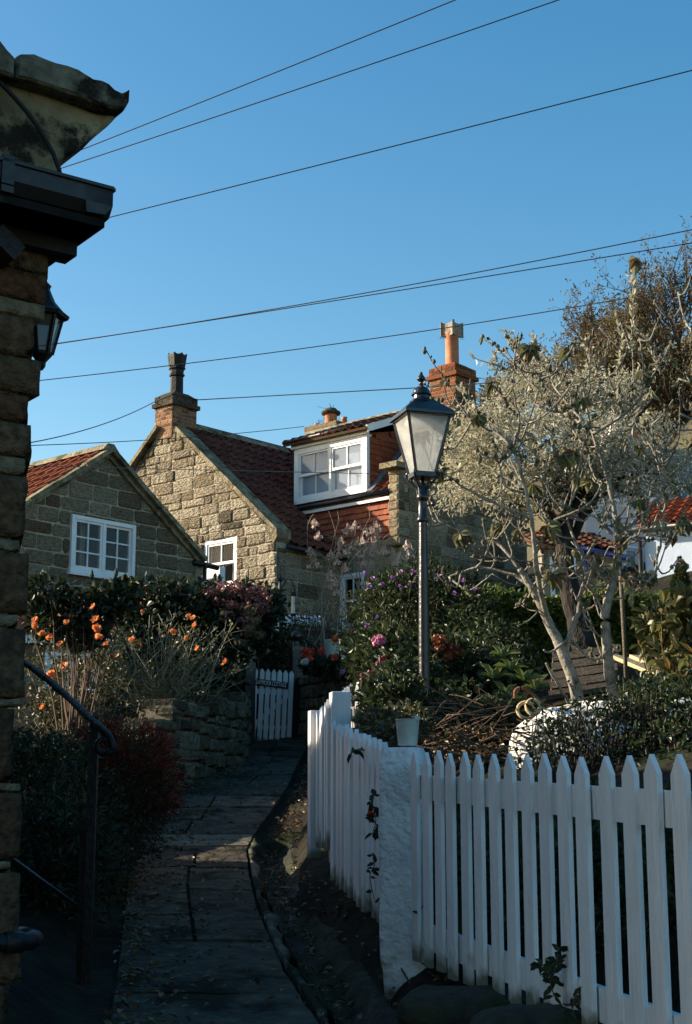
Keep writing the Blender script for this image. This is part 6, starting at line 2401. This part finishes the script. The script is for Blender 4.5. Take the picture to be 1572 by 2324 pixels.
for k, (pts, r0, r1) in enumerate(main):
    yo = 0 if k < 3 else rng.uniform(-.35, .35)
    P3 = [P(x, y, Yf + yo * min(1, i * .4)) for i, (x, y) in enumerate(pts)]
    o2 = branch(mb, P3, r0 * .84, r1 * .84, 8 if r0 > .02 else 6, wob=.004 if r0 < .03 else .003)
    if r0 > .02:
        for q2 in o2[4::7]:
            pass
    if k not in (0, 22, 23):
        for i in range(4 if k < 3 else 2, len(o2), 2):
            if rng.random() < .85:
                d0 = unit(rng.normal(size=3) * A(1, .8, .6) + A(0, 0, .45))
                L_ = rng.uniform(.18, .5)
                s_ = o2[i]
                e = s_ + d0 * L_
                mid = s_ + d0 * L_ * .5 + A(0, 0, -.05) + rng.normal(size=3) * .02
                e = e + A(0, 0, .10)
                o3 = branch(mb, [s_, mid, e], .009, .0048, 5, wob=.003)
                tips.append((e, unit(e - mid)))
                for _ in range(2):
                    if rng.random() < .6:
                        s2 = o3[rng.integers(3, len(o3))]
                        d2 = unit(d0 + rng.normal(size=3) * .7 + A(0, 0, .4))
                        e2 = s2 + d2 * rng.uniform(.10, .26)
                        branch(mb, [s2, (s2 + e2) / 2 - A(0, 0, .02), e2], .006, .004, 5)
                        tips.append((e2, d2))
        tips.append((o2[-1], unit(o2[-1] - o2[-3])))
sub(tr, "trunk", mb, m_bark, True)
mb = MB()
for (e, d0) in tips:
    for k in range(rng.integers(2, 5)):
        c = e - d0 * rng.uniform(0, .14) + rng.normal(size=3) * .012
        r = rng.uniform(.009, .019)
        mb.lathe(c, [(.002, -r * 1.1), (r * .8, -r * .5), (r, .1 * r), (r * .6, r * .9), (.002, r * 1.3)], 7)
sub(tr, "fruit_buds", mb, M("fig_bud", [(.06, .06, .035), (.12, .11, .065)], .7, True), True)
mb = MB()
lobes = A(-1.15, -.6, 0, .6, 1.15)
for k in range(42):
    e, d0 = tips[rng.integers(0, len(tips))]
    if e[2] < 3.0:
        continue
    ax_ = unit(rng.normal(size=3))
    dn = A(rng.normal() * .3, rng.normal() * .3, -.9)
    sd_ = unit(np.cross(dn, A(rng.normal(), -1, .2)))
    dirs = np.array([dn * math.cos(a) + sd_ * math.sin(a) for a in lobes])
    s_ = rng.uniform(.09, .16)
    mb.leaves(np.repeat((e)[None], 5, 0), dirs, np.repeat(A(0, -1, .3)[None], 5, 0) + rng.normal(size=(5, 3)) * .15, s_ * A(.7, .9, 1, .9, .7), np.full(5, s_ * .42), 0, .3)
for k in range(70):
    e, d0 = tips[rng.integers(0, len(tips))]
    s_ = rng.uniform(.06, .12)
    mb.leaves((e)[None], (A(rng.normal() * .4, rng.normal() * .4, -.8))[None], rng.normal(size=(1, 3)), A(s_), A(s_ * .4), 0, .5)
sub(tr, "last_leaves", mb, l_fig)

# garden stake
o = MB().tube([P(1424, 1585, 11.6), P(1418, 1460, 11.6), P(1406, 1250, 11.6)], .017, 8).build("garden_stake", m_wood, None, True)
tag(o, "thin upright wooden garden stake beside the right fig trunk", "stake")

# upturned whitewashed hull under the shrubs
q = P(1380, 1720, 10.0)
mb = MB()
n, R = 34, 14
a0, a1 = P(1160, 1760, 9.7), P(1640, 1650, 10.6)
ax = a1 - a0
ax[2] = 0
L_ = np.linalg.norm(ax)
ax = unit(ax)
ay = A(-ax[1], ax[0], 0)
V = []
for i in range(n + 1):
    t = i / n
    wd = .55 * (math.sin(min(1, t * 2.3) * math.pi / 2) ** .6)
    top = np.interp(t, [0, .05, .15, .35, 1], [P(1160, 1720, 9.7)[2], P(1180, 1640, 9.7)[2], P(1230, 1610, 9.8)[2], P(1320, 1590, 10)[2], P(1640, 1580, 10.6)[2]])
    bot = 1.45
    for j in range(R + 1):
        th = math.pi * j / R
        y = -math.cos(th)
        z = math.sin(th) ** .55
        p = a0 + ax * L_ * t + ay * wd * y
        p = A(p[0], p[1], bot + (top - bot) * z)
        p = p + A(1, 1, 1) * .03 * mnoise.noise(Vector(p * 4)) + A(0, -1, .5) * .012 * mnoise.noise(Vector(p * 14))
        V.append(p)
mb.add(V, [[i * (R + 1) + j, (i + 1) * (R + 1) + j, (i + 1) * (R + 1) + j + 1, i * (R + 1) + j + 1] for i in range(n) for j in range(R)])
o = mb.build("whitewashed_mound", m_hull, None, True)
tag(o, "rounded whitewashed stone bank catching sun behind the picket fence, half hidden by shrubs", "stone bank")
mb = MB()
c = P(1196, 1612, 9.6)
mb.tube([c + A(.06 * math.cos(a), .02 * math.sin(a), .055 * math.sin(a)) for a in np.linspace(0, 6.28, 20)], .012, 7)
mb.tube([c + A(.045 * math.cos(a) + .04, -.03 + .02 * math.sin(a), .05 * math.sin(a) + .02) for a in np.linspace(0, 6.28, 20)], .012, 7)
o = mb.build("rope_coil", m_palewood, None, True)
tag(o, "small loose coil of pale rope on the end of the whitewashed bank", "rope")
mb = MB()
branch(mb, [P(1170, 1585, 9.8), P(1172, 1566, 9.8), P(1190, 1562, 9.8), P(1215, 1580, 9.8), P(1240, 1610, 9.8)], .014, .012, 8)
mb.tube([P(1192, 1564, 9.8), P(1196, 1612, 9.8)], .007, 6)
o = mb.build("iron_handle", m_rust, None, True)
tag(o, "curved rusty iron handle sticking up above the whitewashed bank", "handle")
mb = MB()
mb.bar(P(1400, 1490, 12.2), P(1530, 1545, 11.6), .16, .03, A(0, 1, .3))
mb.bar(P(1440, 1490, 12.4), P(1510, 1520, 12.0), .10, .03, A(0, 1, .3))
o = mb.build("timber_planks", m_palewood)
tag(o, "pair of pale sunlit planks lying on the bank right of the fig trunks", "planks")

# shrubs that hang in front of the bank
q = P(1330, 1760, 8.6)
leafy("bank_shrub", "thin dark-stemmed shrub with small leaves in front of the whitewashed bank", "shrub", A(q[0], q[1], 1.3),
      [(P(1270, 1660, 8.9), (.20, .25, .16), 1), (P(1370, 1625, 9.0), (.28, .25, .14), 1.2), (P(1450, 1610, 9.1), (.18, .25, .12), .8), (P(1330, 1700, 8.7), (.34, .25, .14), .8)], 1500, (.022, .048), l_dark, .6, 150, kw=dict(shell=.05, clumps=70, spread=.2), sm=m_darkbark)
q = P(1480, 1780, 8.4)
leafy("bank_shrub", "dense dark green shrub behind the fence at the right edge", "shrub", A(q[0], q[1], 1.3),
      [(P(1500, 1650, 9.0), (.2, .3, .24), 1), (P(1555, 1640, 9.0), (.24, .3, .30), 1), (P(1530, 1720, 8.6), (.26, .3, .2), .9), (P(1470, 1570, 9.6), (.17, .25, .10), .5)], 2300, (.03, .06), l_shrub, .6, 70, kw=dict(shell=.2, clumps=90))
q = P(1540, 1500, 10.5)
t = leafy("hydrangea", "tall hydrangea with yellowing and rust-tinted leaves at the right edge", "hydrangea", A(q[0], q[1], 2.0),
          [(P(1540, 1420, 11), (.26, .3, .24), 1), (P(1500, 1440, 11.2), (.18, .3, .2), .7), (P(1560, 1520, 10.8), (.22, .3, .26), .8), (P(1560, 1380, 11), (.12, .2, .12), .4)], 950, (.09, .15), l_autumn, .5, 40, kw=dict(shell=.25))
q = P(1549, 1390, 16)
mb = MB()
zb_, zt_ = P(1549, 1400, 16)[2], P(1549, 1282, 16)[2]
n = 1800
u_ = rng.random(n)
a_ = rng.uniform(0, 6.28, n)
p = np.stack([q[0] + .20 * (1 - u_) * np.cos(a_), q[1] + .20 * (1 - u_) * np.sin(a_), zb_ + (zt_ - zb_) * u_], 1)
d = np.stack([np.cos(a_) * .5, np.sin(a_) * .5, np.full(n, .8)], 1) + rng.normal(size=(n, 3)) * .3
mb.leaves(p, d, rng.normal(size=(n, 3)), rng.uniform(.03, .07, n), rng.uniform(.01, .016, n))
o = mb.build("dwarf_conifer", l_shrub)
tag(o, "small pointed dark conifer against the pale blue wall", "conifer")

# undergrowth behind the near pickets
q = P(1300, 1950, 6.8)
t = thing("undergrowth", "dark undergrowth filling the gaps behind the nearest picket fence", "undergrowth", A(1.3, 6.6, .9))
t["kind"] = "stuff"
mb = MB()
bl = [(A(.75 + .32 * k, 7.35 - .55 * k, 1.28), (.32, .45, .38), 1) for k in range(4)] + [(A(1.2 + .3 * k, 7.2 - .5 * k, 1.2), (.4, .4, .4), 1) for k in range(4)] + [(A(.55, 8.4, 1.5), (.35, .4, .25), .7)]
foliage(mb, bl, 9000, (.035, .075), .45, .2, 120, .18)
sub(t, "foliage", mb, l_shrub)
mb = MB()
stems(mb, lambda q: A(q[0] + rng.normal() * .1, q[1] + rng.normal() * .1, .75), bl, 160, .006, .002, wob=.08)
sub(t, "twigs", mb, m_twig)

# leafy sprigs through the fences
def sprig(label, pts, Y_, n, ln, lm, flower=False):
    t = thing("climbing_sprig", label, "sprig", P(*pts[0], Y_))
    mb = MB()
    o2 = branch(mb, [P(x, y, Y_) for x, y in pts], .0035, .002, 5)
    sub(t, "stem", mb, m_twig)
    mb = MB()
    k = rng.integers(0, len(o2), n)
    p = o2[k]
    d = rng.normal(size=(n, 3)) * A(1, .4, .8)
    mb.leaves(p, d, A(0, -1, .3) + rng.normal(size=(n, 3)) * .4, rng.uniform(*ln, n), rng.uniform(ln[0] * .4, ln[1] * .5, n))
    sub(t, "leaves", mb, lm)
    if flower:
        sub(t, "flower", flower_mb(P(842, 1842, Y_), .03, 5, A(0, -.5, -.8)), p_red)


sprig("dark leafy sprig with one red fuchsia flower poking through the middle fence", [(850, 1800), (846, 1830), (854, 1860), (846, 1890)], 7.75, 20, (.04, .07), l_dark, True)
sprig("thin dangling sprig low on the middle fence beside the pillar", [(846, 1935), (850, 1965), (840, 1990), (852, 2050)], 7.7, 14, (.03, .05), l_dark)
sprig("curling sprig with long narrow leaves at the top of the middle fence", [(842, 1706), (815, 1700), (797, 1708)], 8.2, 6, (.05, .08), l_dark)
q6 = kA + stepv * 10
sprig("dark green sprig of small paired leaves low on the nearest fence", [(1262, 2230), (1245, 2200), (1222, 2185)], 5.45, 22, (.03, .045), l_dark)
sprig("leafy sprig hanging between two pickets of the nearest fence", [(1268, 2150), (1262, 2190), (1250, 2225), (1258, 2260)], 5.4, 30, (.03, .05), l_dark)
sprig("small sprig at the foot of the nearest fence", [(1318, 2245), (1306, 2262), (1300, 2290)], 5.3, 14, (.03, .045), l_dark)

# fallen leaves
mb = MB()
n = 2800
ys_ = rng.uniform(5.2, 18, n)
wch = rng.random(n)
xs_ = np.array([xl(y) + (xr(y) - xl(y)) * rng.random() if w_ < .16 else xr(y) + .1 + rng.random() * (.5 if y < 10 else .3) if w_ < .6 else xl(y) + abs(rng.normal()) * .22 for y, w_ in zip(ys_, wch)])
p = np.array([(x, y, (zp(y) + .018 if xl(y) < x < xr(y) else max(zg(x, y), zp(y) - .14) + .03)) for x, y in zip(xs_, ys_)])
d = rng.normal(size=(n, 3)) * A(1, 1, .25)
l_ = rng.uniform(.02, .06, n)
mb.leaves(p, d, A(0, 0, 1) + rng.normal(size=(n, 3)) * .3, l_, l_ * .55)
o = mb.build("fallen_leaves", l_litter, None, False, origin=(0, 8, .8))
tag(o, "scattered small brown leaves lying along the path and drain", "fallen leaves", kind="stuff")

# mossy stones at the foot of the pillar
for k, (x, y, Y_, s_, lab) in enumerate(((1070, 2300, 6.2, (.30, .25, .10), "flat mossy boulder at the foot of the nearest fence, right of the pillar"), (1210, 2345, 5.5, (.25, .22, .09), "mossy boulder cut off by the bottom edge under the nearest fence"))):
    c = P(x, y, Y_)
    n, R = 20, 10
    V = []
    for i in range(R + 1):
        for j in range(n):
            a, b = math.pi * i / R, 2 * math.pi * j / n
            p = A(math.sin(a) * math.cos(b), math.sin(a) * math.sin(b), math.cos(a))
            p = np.sign(p) * np.abs(p) ** .75
            q = c + p * A(*s_)
            V.append(q + p * .05 * mnoise.noise(Vector(q * 5)) + p * .015 * mnoise.noise(Vector(q * 18)))
    o = MB().add(V, [[i * n + j, i * n + (j + 1) % n, (i + 1) * n + (j + 1) % n, (i + 1) * n + j][::-1] for i in range(R) for j in range(n)]).build("mossy_boulder", m_boulder, None, True)
    tag(o, lab, "boulder")

# ------------------------------------------------------------------ trees on the far hillside
def far_tree(x, ybase, ytop, Y_, wpx, label, leafn, seed, lm=l_brown):
    global rng
    rng = np.random.default_rng(seed)
    b_ = P(x, ybase, Y_)
    zt_ = P(x, ytop, Y_)[2]
    H = zt_ - b_[2]
    wd = wpx / FPX * Y_ / 2
    t = thing("bare_tree", label, "tree", b_, "trees on the hillside")
    mb = MB()
    tp = []
    mb.tube([b_ - UP * .5, b_ + UP * H * .2, b_ + UP * H * .45 + A(rng.normal() * .1, 0, 0)], [.16, .13, .09], 6)
    for k in range(15):
        s_ = b_ + UP * H * rng.uniform(.1, .45)
        a = rng.uniform(0, 6.28)
        d = unit(A(math.cos(a) * wd * 1.2, math.sin(a) * wd * 1.2, H * rng.uniform(.45, 1.0)))
        twigs(mb, s_, d, H * .42 * rng.uniform(.7, 1.05), .045, 3, tp, 4, .45, .28, (3, 4), .62)
    sub(t, "trunk", mb, m_twig)
    pts = np.array([q[0] for q in tp])
    k = rng.integers(0, len(pts), leafn)
    p = pts[k] + rng.normal(size=(leafn, 3)) * .12
    mb = MB()
    l_ = rng.uniform(.08, .2, leafn)
    mb.leaves(p, rng.normal(size=(leafn, 3)) + A(0, 0, .4), rng.normal(size=(leafn, 3)), l_, l_ * .3)
    sub(t, "crown", mb, lm)


for args in ((1140, 1010, 880, 46, 170, "low bare tree at the left end of the hillside trees", 1800, 81), (1230, 960, 800, 48, 190, "bare twiggy tree behind the silver tree's left side", 1800, 82),
             (1345, 900, 715, 50, 230, "tall bare dome-shaped tree in the middle of the hillside", 2200, 83), (1450, 880, 700, 52, 240, "brown-leaved tree between the dome-shaped tree and the right edge", 2600, 84),
             (1540, 840, 600, 52, 260, "highest brown-leaved tree at the top right edge", 2300, 85), (1500, 1000, 760, 48, 280, "lower brown-leaved tree beneath the highest one at the right", 2200, 86),
             (1420, 960, 740, 47, 220, "dense twiggy tree just left of the lower brown-leaved tree", 2600, 89), (1560, 1060, 840, 45, 220, "low twiggy tree at the right edge above the slate roof", 3000, 90),
             (1290, 1020, 850, 46, 200, "low scrubby tree on the slope behind the fig branches", 2200, 87), (1400, 1010, 800, 46, 220, "scrubby tree on the slope above the pink house", 3000, 88)):
    far_tree(*args)
